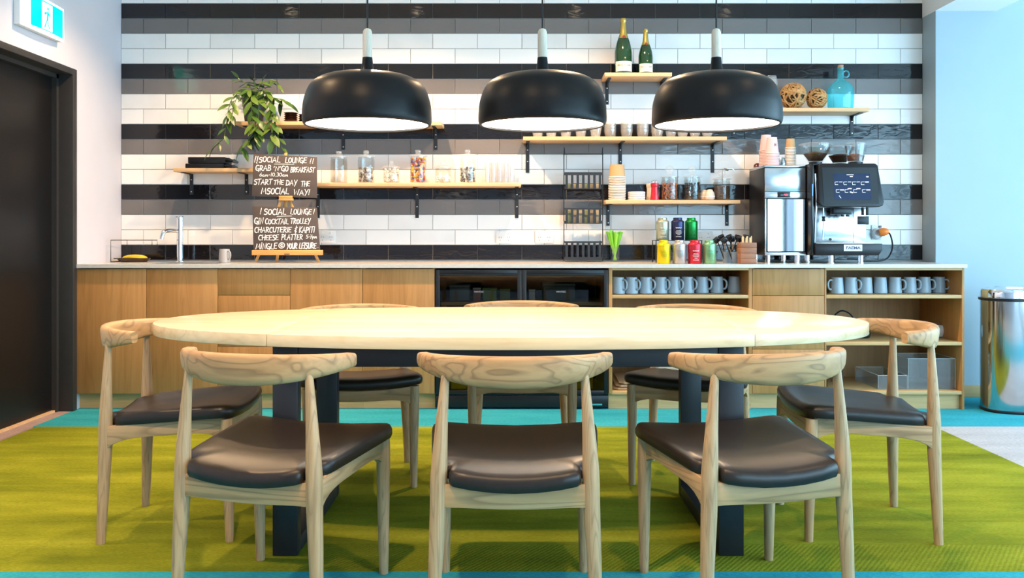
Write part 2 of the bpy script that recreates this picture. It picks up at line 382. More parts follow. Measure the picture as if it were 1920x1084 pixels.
# dropped bulkhead that runs from the blue wall towards the camera
struct('trim_1', MB().box(XC-0.003, 3.19, DB, DW-0.0005, PZ(20.3, D2), CEIL), M['paint_white'], smooth=False)
struct('baseboard_right', MB().box(XC+0.0, XR, D2-0.014, D2, 0.0, 0.076), M['oak_x'], bevel=0.002)
# door set back in the left wall
dr = struct('door_1', MB().box(XL-0.155, XL-0.105, DO0+0.05, 5.398, 0.012, 2.03), M['door'])
fr = MB().box(XL-0.16, XL+0.012, 5.398, DO1, 0, ZH).box(XL-0.16, XL+0.012, DO0, DO0+0.05, 0, ZH).box(XL-0.16, XL+0.012, DO0+0.05, 5.398, 2.03, ZH)
obj('door_frame', fr, M['frame'], dr, bevel=0.003)
obj('door_stop', MB().box(XL-0.105, XL-0.075, 5.373, 5.398, 0, 2.03).box(XL-0.105, XL-0.075, DO0+0.05, 5.398, 2.005, 2.03), M['frame'], dr)
obj('threshold', MB().box(XL-0.105, XL-0.085, DO0+0.05, 5.38, 0, 0.012), M['shelfwood'], dr)
obj('door_handle', MB().tube([(XL-0.10, 4.42, 1.0), (XL-0.055, 4.42, 1.0), (XL-0.055, 4.54, 1.0)], 0.009, 8), M['brushed'], dr)
# recessed spots in the ceiling (rings with lit lens) and their light
SPM = mesh_of('ring', MB().lathe([(0.042,0),(0.055,0),(0.055,-0.006),(0.040,-0.006)], seg=24, cap0=False, cap1=False), M['paint_white'])
SPL = mesh_of('lens', MB().lathe([(0.041,-0.002),(0.041,-0.004)], seg=24), emit('spot_lens', (1.0,0.80,0.55), 12))
for i, (x, d, e, cone) in enumerate(SPOTS):
    rg = inst('spot_ring', SPM, cl, (x, d, CEIL)); inst('spot_lens', SPL, rg)
    light('SPOT', 'spot_light', (x, d, CEIL-0.03), e*3.0, WARM, (0, 0, 0), spot_size=math.radians(cone), spot_blend=0.55, shadow_soft_size=0.035)

# ================================================================== TABLE
TA, TB, TD = 1.322, 0.605, 3.385
TZ = 0.74; TT = 0.041
tr_ = root('dining_table', (-0.004, TD, 0), 'long pale wood oval table on a black steel frame', 'table')
def sup(t, n=2.2):
    c, s = math.cos(t), math.sin(t)
    return (TA*math.copysign(abs(c)**(2/n), c), TB*math.copysign(abs(s)**(2/n), s))
def edge_y(x, n=2.2): return TB*(max(0, 1-(abs(x)/TA)**n))**(1/n)
JX = 0.785
def panel(x0, x1, steps):
    xs = [x0+(x1-x0)*i/steps for i in range(steps+1)]
    up = [(x, edge_y(x)) for x in xs]; dn = [(x, -edge_y(x)) for x in reversed(xs)]
    return dn+up if False else [*[(x, -edge_y(x)) for x in xs], *[(x, edge_y(x)) for x in reversed(xs)]]
def endpanel(sgn):
    t0 = None; pts = []
    tj = math.acos((JX/TA)**(2.2/2))
    for i in range(49):
        t = -tj+2*tj*i/48; x, y = sup(t); pts.append((x, y))
    return [(x*sgn, y*sgn) for x, y in pts]
obj('top_panel', MB().prism(panel(-JX+0.0004, JX-0.0004, 40), TZ-TT, TZ), M['tabletop'], tr_, bevel=0.003, angle=25)
for s in (-1, 1): obj('top_panel', MB().prism(endpanel(s), TZ-TT, TZ), M['tabletop_end'], tr_, bevel=0.003, angle=25)
PF, PR = 2.975-TD, 3.640-TD; PW = 0.083
for s, xa in ((-1, -0.785), (1, 0.685)):
    for d in (PF, PR): obj('leg', MB().box(xa, xa+PW, d-0.025, d+0.025, 0.0, 0.70), M['steel_black'], tr_, bevel=0.003)
    obj('floor_rail', MB().box(xa, xa+PW, PF+0.025, PR-0.025, 0.0, 0.05), M['steel_black'], tr_, bevel=0.003)
    obj('top_rail', MB().box(xa, xa+PW, PF+0.025, PR-0.025, 0.65, 0.70), M['steel_black'], tr_, bevel=0.003)
for d in (PF, PR): obj('apron', MB().box(-0.785+PW, 0.685, d-0.02, d+0.02, 0.622, 0.70), M['steel_black'], tr_, bevel=0.003)

# ================================================================== CHAIRS
def seat_outline():
    raw = [(0.0,0.240),(0.12,0.238),(0.21,0.232),(0.242,0.222),(0.256,0.195),(0.254,0.15),(0.246,0.06),(0.236,-0.05),(0.228,-0.13),(0.222,-0.165),
           (0.205,-0.176),(0.182,-0.182),(0.176,-0.20),(0.176,-0.225),(0.166,-0.238),(0.12,-0.242),(0.06,-0.244)]
    full = [(x, y) for x, y in raw]+[(0.0,-0.244)]+[(-x, y) for x, y in reversed(raw[1:])]
    return full
def seat_mesh():
    o = seat_outline(); n = len(o); m = MB(); vs = []; fs = []
    def zb(x, y): return 0.400+0.016*(y/0.24)+0.30*x*x-(0.010*(1-(x/0.18)**2) if y < -0.2 and abs(x) < 0.18 else 0)
    rings = [(0.0, 0.985, 0.0), (0.010, 1.0, 0.0), (0.024, 1.0, 0.0), (0.034, 0.985, 0), (0.041, 0.955, 0), (0.046, 0.88, 0), (0.048, 0.7, 0), (0.047, 0.45, 0), (0.046, 0.2, 0)]
    for (h, k, _) in rings:
        for x, y in o: vs.append((x*k, y*k, zb(x*k, y*k)+h))
    R = len(rings)
    for r in range(R-1):
        for i in range(n): fs.append((r*n+i, (r*n)+(i+1) % n, (r+1)*n+(i+1) % n, (r+1)*n+i))
    vs.append((0, 0, zb(0,0)+0.0455)); fs += [((R-1)*n+i, (R-1)*n+(i+1) % n, len(vs)-1) for i in range(n)]
    fs.append(tuple(reversed(range(n))))
    return m.add(vs, fs)
def back_mesh():
    m = MB(); vs = []; fs = []; n = 46; seg = 18
    for i in range(n+1):
        u = -1+2*i/n; t = u*math.radians(78)
        cx_, cy_ = 0.263*math.sin(t), -0.045-0.215*math.cos(t)
        tx, ty = 0.263*math.cos(t), 0.215*math.sin(t); L = math.hypot(tx, ty); nx, ny = ty/L, -tx/L
        k = max(0.0, math.cos(u*PI/2))**1.15
        zt = 0.730+0.009*k; zbm = 0.690-0.038*k
        h = (zt-zbm)/2; zc = (zt+zbm)/2; th = 0.0185+0.0005*(1-k)
        e = 1.0
        if abs(u) > 0.985: e = 0.93
        for q in range(seg):
            a = 2*PI*q/seg; ca, sa = math.cos(a), math.sin(a)
            px = math.copysign(abs(ca)**0.5, ca)*th*e; pz = math.copysign(abs(sa)**0.62, sa)*h*e
            lean = -0.12*pz if k > 0 else 0          # the broad middle leans back a little
            px2 = px-(pz/h if h else 0)*0.006*k*-1
            vs.append((cx_+nx*px2, cy_+ny*px2, zc+pz))
    for i in range(n):
        for q in range(seg): fs.append((i*seg+q, (i+1)*seg+q, (i+1)*seg+(q+1) % seg, i*seg+(q+1) % seg))
    fs.append(tuple(range(seg))); fs.append(tuple(reversed([n*seg+q for q in range(seg)])))
    return m.add(vs, fs)
def leg_path(pts): return MB().tube([p[:3] for p in pts], [p[3] for p in pts], 14)
CH = {}
CH['seat'] = (mesh_of('seat', seat_mesh(), M['leather'], angle=60))
CH['back'] = (mesh_of('backrest', back_mesh(), M['ash_x'], angle=50))
def smoothpath(pts, n=5):
    out = []
    for i in range(len(pts)-1):
        p0 = pts[max(0, i-1)]; p1 = pts[i]; p2 = pts[i+1]; p3 = pts[min(len(pts)-1, i+2)]
        for j in range(n):
            t = j/n
            out.append(tuple(0.5*((2*b)+(-a+c)*t+(2*a-5*b+4*c-d)*t*t+(-a+3*b-3*c+d)*t**3) for a, b, c, d in zip(p0, p1, p2, p3)))
    out.append(pts[-1]); return out
def make_chair(label):
    r = root('dining_chair', (0,0,0), label, 'chair', 'round-backed wooden chairs around the table')
    inst('seat', CH['seat'], r); inst('backrest', CH['back'], r)
    for s in (-1, 1):
        bl = smoothpath([(s*0.2175,-0.2175,0.0,0.0145),(s*0.213,-0.212,0.15,0.0185),(s*0.205,-0.207,0.33,0.0225),(s*0.203,-0.2065,0.42,0.0225),(s*0.196,-0.2055,0.55,0.0165),(s*0.186,-0.203,0.685,0.0108)])
        obj('leg', leg_path(bl), M['ash_z'], r)
        fl_ = smoothpath([(s*0.2175,0.2175,0.0,0.0140),(s*0.218,0.214,0.20,0.0185),(s*0.219,0.210,0.36,0.0215),(s*0.219,0.209,0.425,0.021)])
        obj('leg', leg_path(fl_), M['ash_z'], r)
    # rails: outline in length/height, arched below, thicker where they meet the legs
    def rail(L, zt0, zt1, h0, h1, sag=0.0):
        n = 16; up = []; dn = []
        for i in range(n+1):
            u = i/n; x = -L+2*L*u; e = abs(2*u-1)
            zt = zt0+(zt1-zt0)*u-sag*(1-e*e); up.append((x, zt)); dn.append((x, zt-(h1+(h0-h1)*e**5)))
        return up, dn
    up, dn = rail(0.195, 0.395, 0.395, 0.066, 0.058, 0.012)
    obj('rear_rail', MB().prism_y(up+dn[::-1], -0.220, -0.196), M['ash_x'], r, bevel=0.003)
    up, dn = rail(0.205, 0.424, 0.424, 0.075, 0.045, 0.014)
    obj('front_rail', MB().prism_y(up+dn[::-1], 0.200, 0.222), M['ash_x'], r, bevel=0.003)
    for s in (-1, 1):
        up, dn = rail(0.200, 0.402, 0.428, 0.080, 0.046)
        xs = sorted((s*0.201, s*0.223))
        obj('side_rail', MB().prism_x(up+dn[::-1], xs[0], xs[1]), M['ash_y'], r, bevel=0.003)
    return r
R_ = math.radians
CHAIRS = [((-0.669, 2.650), -15.7, 'wooden chair in front of the table, turned to the right, left of the middle chair'),
          ((0.008, 2.600), 0.0, 'wooden chair squarely in the middle of the front row, nearest the camera'),
          ((0.678, 2.655), 14.0, 'wooden chair in front of the table, turned to the left, right of the middle chair'),
          ((-0.665, 3.942), 190.2, 'wooden chair behind the table, mostly hidden, nearest the closed wooden cupboards'),
          ((0.045, 4.15), 180.0, 'wooden chair behind the table in front of the black glass-door fridge'),
          ((0.788, 3.936), 160.1, 'wooden chair behind the table, in front of the open shelf with nine mugs'),
          ((-1.204, 3.300), -86.9, 'wooden chair at the left end of the table, by the dark door'),
          ((1.258, 3.296), 85.8, 'wooden chair at the right end of the table, nearest the steel bin')]
ch0 = None
for (x, d), rz, lab in CHAIRS:
    if ch0 is None: ch0 = make_chair(lab); ch0.location = (x, d, 0); ch0.rotation_euler = (0,0,R_(rz))
    else: dup(ch0, (x, d, 0), R_(rz), lab)

# ================================================================== PENDANT LAMPS
def pendant(xp, label):
    r = root('pendant_lamp', (PX(xp, 3.39), 3.39, 1.472), label, 'pendant lamp', 'three black pendant lamps over the table')
    outer = smoothpath([(0.232,0.0),(0.2385,0.004),(0.2425,0.022),(0.2415,0.055),(0.237,0.09),(0.222,0.135),(0.200,0.163),(0.160,0.183),(0.100,0.194),(0.045,0.198),(0.029,0.204),(0.0225,0.222),(0.0185,0.258)], 4)
    inner = [(0.0150,0.25),(0.0180,0.205),(0.09,0.186),(0.155,0.175),(0.195,0.155),(0.216,0.13),(0.231,0.088),(0.2345,0.05),(0.233,0.018),(0.229,0.003)]
    obj('shade', MB().lathe(outer+inner+[outer[0]], seg=64, cap0=False, cap1=False), M['lampblack'], r, angle=50)
    obj('diffuser', MB().lathe([(0.2310,0.0100),(0.2315,0.016)], seg=64), M['lamp_glow'], r)
    obj('wooden_stem', MB().lathe([(0.0180,0.2585),(0.0180,0.345),(0.0165,0.357),(0.012,0.365),(0.005,0.368)], seg=24), M['birch'], r)
    obj('cord', MB().tube([(0,0,0.366),(0,0,CEIL-1.472-0.02)], 0.0032, 8), M['black_plastic'], r)
    obj('ceiling_rose', MB().lathe([(0.05,CEIL-1.472-0.022),(0.05,CEIL-1.472)], seg=24), M['lampblack'], r)
M['lamp_glow'] = emit('pendant_glow', (1.0, 0.90, 0.78), 9.0)
pendant(689, 'black dome pendant lamp with wooden stem, nearest the trailing plant')
pendant(1017, 'black dome pendant lamp with wooden stem, middle one of three')
pendant(1343, 'black dome pendant lamp with wooden stem, nearest the coffee machine')

# ================================================================== WORKTOP AND CABINETS
WZ = 0.886; WF = 5.44; CF = 5.46; WB = DW-0.001
WXR = PX(1814, WF); WT = 0.022
SK = (-2.30, -1.84, 5.60, 5.90)                       # sink opening
m = MB().box(XL+0.001, SK[0], WF, WB, WZ-WT, WZ).box(SK[1], WXR, WF, WB, WZ-WT, WZ).box(SK[0], SK[1], WF, SK[2], WZ-WT, WZ).box(SK[0], SK[1], SK[3], WB, WZ-WT, WZ)
tag(obj('worktop', m, M['worktop'], smooth=False), 'long pale grey kitchen worktop running along the tiled wall', 'worktop')
sr = root('sink', ((SK[0]+SK[1])/2, 5.75, WZ-0.16), 'stainless steel sink let into the worktop beside the tap', 'sink')
hx, hy = (SK[1]-SK[0])/2-0.001, 0.149
m = MB().box(-hx, hx, -hy, hy, 0, 0.002).box(-hx, -hx+0.002, -hy, hy, 0.002, 0.158).box(hx-0.002, hx, -hy, hy, 0.002, 0.158).box(-hx+0.002, hx-0.002, -hy, -hy+0.002, 0.002, 0.158).box(-hx+0.002, hx-0.002, hy-0.002, hy, 0.002, 0.158)
obj('basin', m, M['brushed'], sr, smooth=False)
obj('drain', MB().lathe([(0.03,0.0021),(0.03,0.006),(0.02,0.004)], seg=20), M['chrome'], sr)
fx = lambda x: PX(x, CF)
DZ0 = 0.096; DZ1 = WZ-WT-0.006; CB = 6.04; FT = 0.018
def unit(name, x0, x1, label, cat, group=None):
    r = root(name, ((fx(x0)+fx(x1))/2, CF, 0), label, cat, group); return r, (fx(x1)-fx(x0))/2
def carcass(r, h, mat=None, plinth=True, z1=WZ-WT-0.001):
    m = MB(); t = 0.016; y0 = FT+0.002; y1 = CB-CF
    m.box(-h+0.0005, -h+t, y0, y1, DZ0, z1).box(h-t, h-0.0005, y0, y1, DZ0, z1).box(-h+t, h-t, y0, y1, DZ0, DZ0+t).box(-h+t, h-t, y1-0.006, y1, DZ0+t, z1)
    obj('carcass', m, mat or M['oak'], r, smooth=False)
    if plinth: obj('plinth', MB().box(-h+0.0005, h-0.0005, 0.045, 0.063, 0.0, DZ0-0.001), M['oak_x'], r, smooth=False)
def front(name, r, x0, x1, z0, z1): return obj(name, MB().box(x0+0.0012, x1-0.0012, 0, FT, z0+0.001, z1-0.001), M['oak'], r, bevel=0.0012)
for x0, x1, lab in ((142.5, 274.4, 'oak cupboard with one plain door, in the corner beside the dark door'), (274.4, 408.5, 'oak cupboard with one plain door, under the tap'),
                    (544.0, 679.5, 'oak cupboard with one plain door, just right of the left drawer unit'), (679.5, 815.0, 'oak cupboard with one plain door, next to the black fridge')):
    r, h = unit('base_cabinet', x0, x1, lab, 'cabinet', 'oak base cupboards')
    carcass(r, h, z1=WZ-WT-0.145 if x0 < 400 else WZ-WT-0.001); front('door', r, -h, h, DZ0, DZ1)
    if x0 < 400: obj('top_strip', MB().box(-h+0.001, h-0.001, FT+0.002, FT+0.02, DZ1-0.1, DZ1), M['oak'], r, smooth=False)
for x0, x1, lab in ((408.5, 544.0, 'oak drawer unit left of the fridge, among plain doors'), (1410.6, 1546.0, 'oak drawer unit between the two open mug shelves')):
    r, h = unit('drawer_unit', x0, x1, lab, 'cabinet', 'oak drawer units')
    carcass(r, h); zs = [DZ1, PZ(554, CF), PZ(650, CF), DZ0] if x0 < 1000 else [DZ1, PZ(554.5, CF), PZ(655, CF), DZ0]
    for i in range(3): front('drawer', r, -h, h, zs[i+1], zs[i])
def open_unit(x0, x1, label, lw, rw, side_to_floor=False):
    r, h = unit('open_shelf_unit', x0, x1, label, 'shelf unit', 'open oak shelf units')
    y1 = CB-CF; zt = WZ-WT-0.001; t1 = lw; t2 = rw
    obj('side', MB().box(-h+0.0005, -h+t1, 0, y1, DZ0, zt), M['oak'], r, bevel=0.001)
    obj('side', MB().box(h-t2, h-0.0005, 0, y1, 0.0 if side_to_floor else DZ0, zt), M['oak'], r, bevel=0.001)
    obj('back', MB().box(-h+t1, h-t2, y1-0.008, y1, DZ0, zt), M['oak'], r, smooth=False)
    obj('top_rail', MB().box(-h+t1, h-t2, 0, y1-0.008, zt-0.014, zt), M['oak_x'], r, smooth=False)
    zs = (PZ(553.5, CF), PZ(641.7, CF), PZ(734, CF))
    for z in zs: obj('shelf', MB().box(-h+t1, h-t2, 0.002, y1-0.008, z-0.020, z), M['oak_x'], r, bevel=0.001)
    obj('plinth', MB().box(-h+0.0005, h-t2-0.0005 if side_to_floor else h-0.0005, 0.03, 0.048, 0.0, DZ0-0.003), M['oak_x'], r, smooth=False)
    return r, zs
UA, ZA = open_unit(1141.5, 1410.2, 'open oak shelf unit with nine mugs beside the black fridge', 0.021, 0.021)
UB, ZB = open_unit(1546.4, 1808.4, 'open oak shelf unit with mugs at the end of the worktop near the steel bin', 0.010, 0.015, True)
# ------------------------------------------------------------------ under-counter fridge with two glass doors
r, h = unit('bar_fridge', 816.5, 1140.5, 'black under-counter fridge with two dark glass doors', 'fridge')
fz1 = WZ-WT-0.012; y1 = CB-CF
m = MB().box(-h, -h+0.025, 0.03, y1, 0.012, fz1).box(h-0.025, h, 0.03, y1, 0.012, fz1).box(-h+0.025, h-0.025, 0.03, y1, fz1-0.02, fz1).box(-h+0.025, h-0.025, 0.03, y1, 0.012, 0.10).box(-h+0.025, h-0.025, y1-0.02, y1, 0.10, fz1-0.02)
obj('body', m, M['black_plastic'], r, smooth=False)
obj('kick_plate', MB().box(-h, h, 0.005, 0.029, 0.012, 0.085), M['black_plastic'], r, bevel=0.003)
for sx, zz in ((-1, 0), (1, 0)):
    for yy in (0.08, y1-0.08): obj('foot', MB().lathe([(0.018,0),(0.018,0.0119)], (sx*(h-0.05), yy, 0), 12), M['black_plastic'], r)
for s in (-1, 1):
    xa, xb = (-h, -0.0015) if s < 0 else (0.0015, h)
    z0, z1 = 0.09, fz1; e = 0.026
    d = obj('door', MB().box(xa, xa+e, 0, 0.026, z0, z1).box(xb-e, xb, 0, 0.026, z0, z1).box(xa+e, xb-e, 0, 0.026, z0, z0+e).box(xa+e, xb-e, 0, 0.026, z1-e-0.01, z1), M['black_plastic'], r, bevel=0.0015)
    obj('glass_pane', MB().box(xa+e, xb-e, 0.009, 0.015, z0+e, z1-e-0.01), M['fridge_glass'], d, smooth=False)
    obj('handle_strip', MB().box(xa+e, xb-e, -0.0015, 0.0, z1-e-0.006, z1-e-0.003), M['frame'], d, smooth=False)
    px_ = 898 if s < 0 else 1052
    text_mesh('lettering', 'VINTEC', 0.014, M['fridge_print'], d, (fx(px_)-fx((816.5+1140.5)/2), 0.0086, PZ(547.5, CF)), sx=1.25)
FS = PZ(566, CF+0.1)
obj('wooden_shelf', MB().box(-h+0.026, h-0.026, 0.07, y1-0.03, FS-0.022, FS), M['shelfwood'], r, bevel=0.001)
obj('wooden_shelf', MB().box(-h+0.026, h-0.026, 0.07, y1-0.03, 0.44, 0.455), M['shelfwood'], r, bevel=0.001)
obj('badge', MB().box(fx(1120)-fx(978.5)-0.03, fx(1120)-fx(978.5)+0.03, 0.003, 0.005, 0.025, 0.035), M['chrome'], r, smooth=False)
# goods behind the fridge glass
def carton(x0, x1, yt, D, zb, col, label, lidcol=None, name='food_tub', cat='tub'):
    w = PX(x1, D)-PX(x0, D); hh = PZ(yt, D)-zb; rr = root(name, ((PX(x0, D)+PX(x1, D))/2, D+w/2, zb), label, cat, 'goods in the fridge')
    obj('body', MB().box(-w/2, w/2, -w/2, w/2, 0, hh*0.86), plain('fridge_goods', col, 0.5), rr, bevel=0.006)
    obj('lid', MB().box(-w/2-0.002, w/2+0.002, -w/2-0.002, w/2+0.002, hh*0.86+0.0002, hh), plain('fridge_goods_lid', lidcol or tuple(min(1, c*1.3) for c in col), 0.5), rr, bevel=0.003)
D_ = 5.60
carton(843, 880, 535, D_, FS, (0.16,0.17,0.15), 'square grey tub behind the left fridge glass')
carton(887, 901, 540, D_, FS, (0.40,0.12,0.06), 'small reddish jar behind the left fridge glass', (0.7,0.6,0.5))
carton(905, 931, 541, D_, FS, (0.20,0.30,0.07), 'green tub behind the left fridge glass, right of the reddish jar')
carton(937, 956, 542, D_, FS, (0.24,0.26,0.06), 'small olive tub at the right behind the left fridge glass')
carton(1018, 1078, 532, D_, FS, (0.09,0.09,0.06), 'wide dark box behind the right fridge glass')
carton(992, 1003, 543, D_, FS, (0.6,0.6,0.6), 'small white pot behind the right fridge glass')
carton(845, 875, 700, 5.60, 0.1005, (0.75,0.52,0.01), 'yellow box low behind the left fridge glass', name='food_box', cat='box')
carton(1076, 1112, 690, 5.60, 0.1005, (0.60,0.45,0.02), 'yellow box low behind the right fridge glass', name='food_box', cat='box')

# ------------------------------------------------------------------ mugs
def mug_mesh():
    o = [(0.036,0),(0.0395,0.003),(0.0395,0.012),(0.037,0.05),(0.0335,0.092),(0.0330,0.096)]
    i = [(0.0305,0.0955),(0.031,0.09),(0.0345,0.05),(0.0365,0.012),(0.034,0.006)]
    return MB().lathe(o+i, seg=24, cap0=True, cap1=True)
def handle_mesh(): return MB().tube([(0.033,0,0.080),(0.048,0,0.082),(0.060,0,0.072),(0.064,0,0.055),(0.060,0,0.036),(0.050,0,0.026),(0.0365,0,0.026)], 0.0055, 8)
MUG = mesh_of('body', mug_mesh(), M['mug'], angle=45); MUGH = mesh_of('handle', handle_mesh(), M['mug'])
MUGG = mesh_of('body', mug_mesh(), M['mug_grey'], angle=45); MUGGH = mesh_of('handle', handle_mesh(), M['mug_grey'])
ORD = ['leftmost', 'second', 'third', 'fourth', 'fifth', 'sixth', 'seventh', 'eighth', 'ninth']
def mug(x, D, z, ang, label, group=None, g=False, sc=1.0):
    rr = root('mug', (PX(x, D), D, z), label, 'mug', group, math.radians(ang))
    rr.scale = (sc,)*3
    inst('body', MUGG if g else MUG, rr); inst('handle', MUGGH if g else MUGH, rr)
for i, (x, a_) in enumerate([(1159, -46), (1184, -48), (1211, -44), (1238.5, -46), (1264, -48), (1289, -46), (1316, -42), (1344, -40), (1377, 95)]):
    mug(x, 5.58+0.012*i, ZA[0]+0.0003, a_, ('pale blue-grey mug, %s from the left in the row beside the fridge' % ORD[i]) if i else 'pale blue-grey mug at the left end of the row beside the fridge', 'mugs on the open shelf beside the fridge', sc=1.08)
for i, (x, a_) in enumerate([(1569, 200), (1595, -46), (1623, 95), (1650.5, 100), (1678, -46), (1706, -44), (1733, -46), (1760, -44)]):
    mug(x, 5.60+0.01*i, ZB[0]+0.0003, a_, ('pale blue-grey mug, %s from the left in the row near the steel bin' % ORD[i]) if i else 'pale blue-grey mug at the left end of the row near the steel bin', 'mugs on the open shelf near the bin', sc=1.06)
mug(421, 5.72, WZ+0.0003, -35, 'single grey mug standing on the worktop left of the easel', g=True, sc=0.93)
# ------------------------------------------------------------------ things in the open units
def box_shell(w, d, hh, t=0.004):
    return MB().box(-w/2, w/2, 0, d, 0, t).box(-w/2, -w/2+t, 0, d, t, hh).box(w/2-t, w/2, 0, d, t, hh).box(-w/2+t, w/2-t, 0, t, t, hh).box(-w/2+t, w/2-t, d-t, d, t, hh)
def rim(w, d, hh, rad=0.0014):
    q = [(-w/2,0,hh),(w/2,0,hh),(w/2,d,hh),(-w/2,d,hh)]
    m = MB()
    for i in range(4): m.tube([q[i], q[(i+1) % 4]], rad, 5)
    for p in q: m.tube([(p[0], p[1], 0.004), p], rad*0.7, 5)
    return m
D_ = 5.53
for x0, x1, yt, dep, lab in ((1646.6, 1701, 704, 0.36, 'low open clear acrylic box on the bottom shelf near the bin'), (1703, 1791, 672.7, 0.26, 'tall clear acrylic box with a handle slot, bottom shelf near the bin')):
    w = PX(x1, D_)-PX(x0, D_); hh = PZ(yt, D_)-ZB[2]
    rr = root('acrylic_box', ((PX(x0, D_)+PX(x1, D_))/2, D_, ZB[2]+0.0004), lab, 'box')
    obj('walls', box_shell(w, dep, hh), M['acrylic'], rr, smooth=False); obj('edges', rim(w, dep, hh), M['acrylic_edge'], rr)
    if x0 > 1700: obj('handle_slot', MB().tube([(-0.025,-0.0005,hh-0.035),(0.025,-0.0005,hh-0.035),(0.025,-0.0005,hh-0.045),(-0.025,-0.0005,hh-0.045)], 0.0012, 5, closed=True), M['acrylic_edge'], rr)
rr = root('wire_stand', (PX(1565, 5.6), 5.6, ZB[2]+0.0004), 'small black wire stand on the bottom shelf beside the acrylic boxes', 'stand')
hh = PZ(684, 5.6)-ZB[2]
obj('frame', MB().tube([(0.05,0,0.002),(0.05,0,hh),(-0.04,0.02,hh+0.01),(-0.04,0.02,0.002)], 0.003, 6).tube([(0.05,0.2,0.002),(0.05,0.2,hh),(-0.04,0.2,hh+0.01),(-0.04,0.2,0.002)], 0.003, 6), M['steel_black'], rr)
obj('tray', MB().box(-0.04, 0.05, 0, 0.2, hh-0.002, hh+0.003), M['steel_black'], rr)
rr = root('white_pot', (PX(1758, 5.75), 5.75, ZB[1]+0.0004), 'round white glazed pot on the middle shelf near the bin', 'pot')
obj('body', MB().lathe([(0.03,0),(0.045,0.006),(0.058,0.03),(0.060,0.048),(0.052,0.070),(0.044,0.078),(0.041,0.078),(0.05,0.05)], seg=28, cap1=False), plain('white_glaze', (0.7,0.7,0.7), 0.12), rr)
obj('glass_lid', MB().lathe([(0.044,0.0785),(0.044,0.092),(0.036,0.096)], seg=28), M['glass'], rr)
rr = root('black_appliance', (PX(1592, 5.7), 5.7, ZB[1]+0.0004), 'low black appliance with its looped cable, middle shelf near the bin', 'appliance')
obj('body', MB().box(-0.13, 0.12, -0.06, 0.10, 0.0, 0.055).xf(Matrix.Identity(4)), M['black_plastic'], rr, bevel=0.02, seg=3)
obj('cable', MB().tube(smoothpath([(-0.09,0.03,0.05),(-0.10,0.03,0.11),(-0.05,0.03,0.165),(0.0,0.03,0.16),(0.04,0.03,0.12),(0.055,0.03,0.05)], 5), 0.005, 8), M['black_plastic'], rr)
# brown card trays leaning in the bottom of the mug unit beside the fridge
for i, (yt, dx, tilt, lab) in enumerate([(730, 0.0, 2, 'brown card sheet lying at the bottom of the stack beside the fridge'), (722, 0.008, 4, 'brown card sheet, middle of the stack on the bottom shelf beside the fridge'), (712, 0.018, 7, 'brown card sheet on top of the stack on the bottom shelf beside the fridge')]):
    z = ZA[2]+0.002+0.017*i
    rr = root('card_sheet', (PX(1185, 5.5)+dx, 5.5, z), lab, 'card', 'brown card sheets beside the fridge')
    w, d = 0.115-0.01*i, 0.30; c = 0.03
    ol = [(-w+c,0),(w-c,0),(w,c),(w,d),(-w,d),(-w,c)]
    obj('sheet', MB().prism(ol, 0, 0.010).xf(Matrix.Rotation(math.radians(tilt*0.5), 4, 'X')), M['cardboard'], rr, bevel=0.003)
    obj('fold', MB().box(-w+c, w-c, 0.006, 0.012, 0.0102, 0.013), M['cardboard'], rr)
rr = root('paper_bag', (PX(1262, 5.62), 5.62, ZA[2]+0.0004), 'creased tan paper bag on the bottom shelf behind the chair seat', 'bag')
obj('bag', MB().prism_y([(-0.10,0),(0.12,0),(0.115,0.12),(0.09,0.165),(0.05,0.15),(0.0,0.17),(-0.05,0.155),(-0.095,0.165)], 0, 0.10), plain('tan_paper', (0.60,0.48,0.34), 0.8), rr, bevel=0.004)
obj('folded_top', MB().prism_y([(-0.09,0.168),(-0.05,0.158),(0.0,0.174),(0.05,0.156),(0.09,0.168),(0.085,0.19),(-0.085,0.19)], 0.03, 0.06), plain('tan_paper_light', (0.72,0.60,0.44), 0.8), rr, bevel=0.003)

# ================================================================== WALL SHELVES
SF = 5.867; SB = DW-0.0005; ST = 0.024
BR_L = {}
def shelf(x0, x1, ytop, brs, leg_y, label):
    z = PZ(ytop, SF); xa, xb = PX(x0, SF), PX(x1, SF)
    r = root('wall_shelf', ((xa+xb)/2, SB, z), label, 'shelf', 'pale wooden wall shelves on black brackets')
    w = (xb-xa)/2
    obj('board', MB().box(-w, w, SF-SB, -0.0003, -ST, 0), M['shelfwood'], r, bevel=0.001)
    hl = (z-ST)-PZ(leg_y, DW-0.005)
    for bx in brs:
        x = PX(bx, DW-0.005)-(xa+xb)/2; w2 = 0.0115
        b = obj('bracket', MB().box(x-w2, x+w2, -0.0060, -0.0003, -ST-hl, -ST-0.0045).box(x-w2, x+w2, -0.170, -0.0003, -ST-0.0045, -ST-0.0003)
                .prism_x([(-0.0065,-ST-0.0046),(-0.045,-ST-0.0046),(-0.0065,-ST-0.04)], x-0.002, x+0.002), M['steel_black'], r, smooth=False)
        for k in (0.28, 0.86) if hl < 0.19 else (0.22, 0.62):
            obj('screw', MB().lathe([(0.0052,0),(0.0045,0.002),(0.002,0.003)], seg=10).xf(Matrix.Translation((x, -0.0061, -ST-hl*k)) @ Matrix.Rotation(PI/2, 4, 'X')), M['brushed'], b)
    return z
z1 = shelf(1134, 1260, 136, (1138, 1241), 196, 'short top shelf carrying the two champagne bottles')
z2 = shelf(981, 1363, 256, (989, 1163, 1336), 324, 'long shelf full of drinking glasses, behind the middle pendant lamp')
z3 = shelf(441, 828, 227.5, (472, 643.5, 817), 281, 'long shelf with the trailing plant, behind the left pendant lamp')
z4 = shelf(325, 490, 315, (359, 462), 365, 'short shelf with flat black trays, left of the chalkboards')
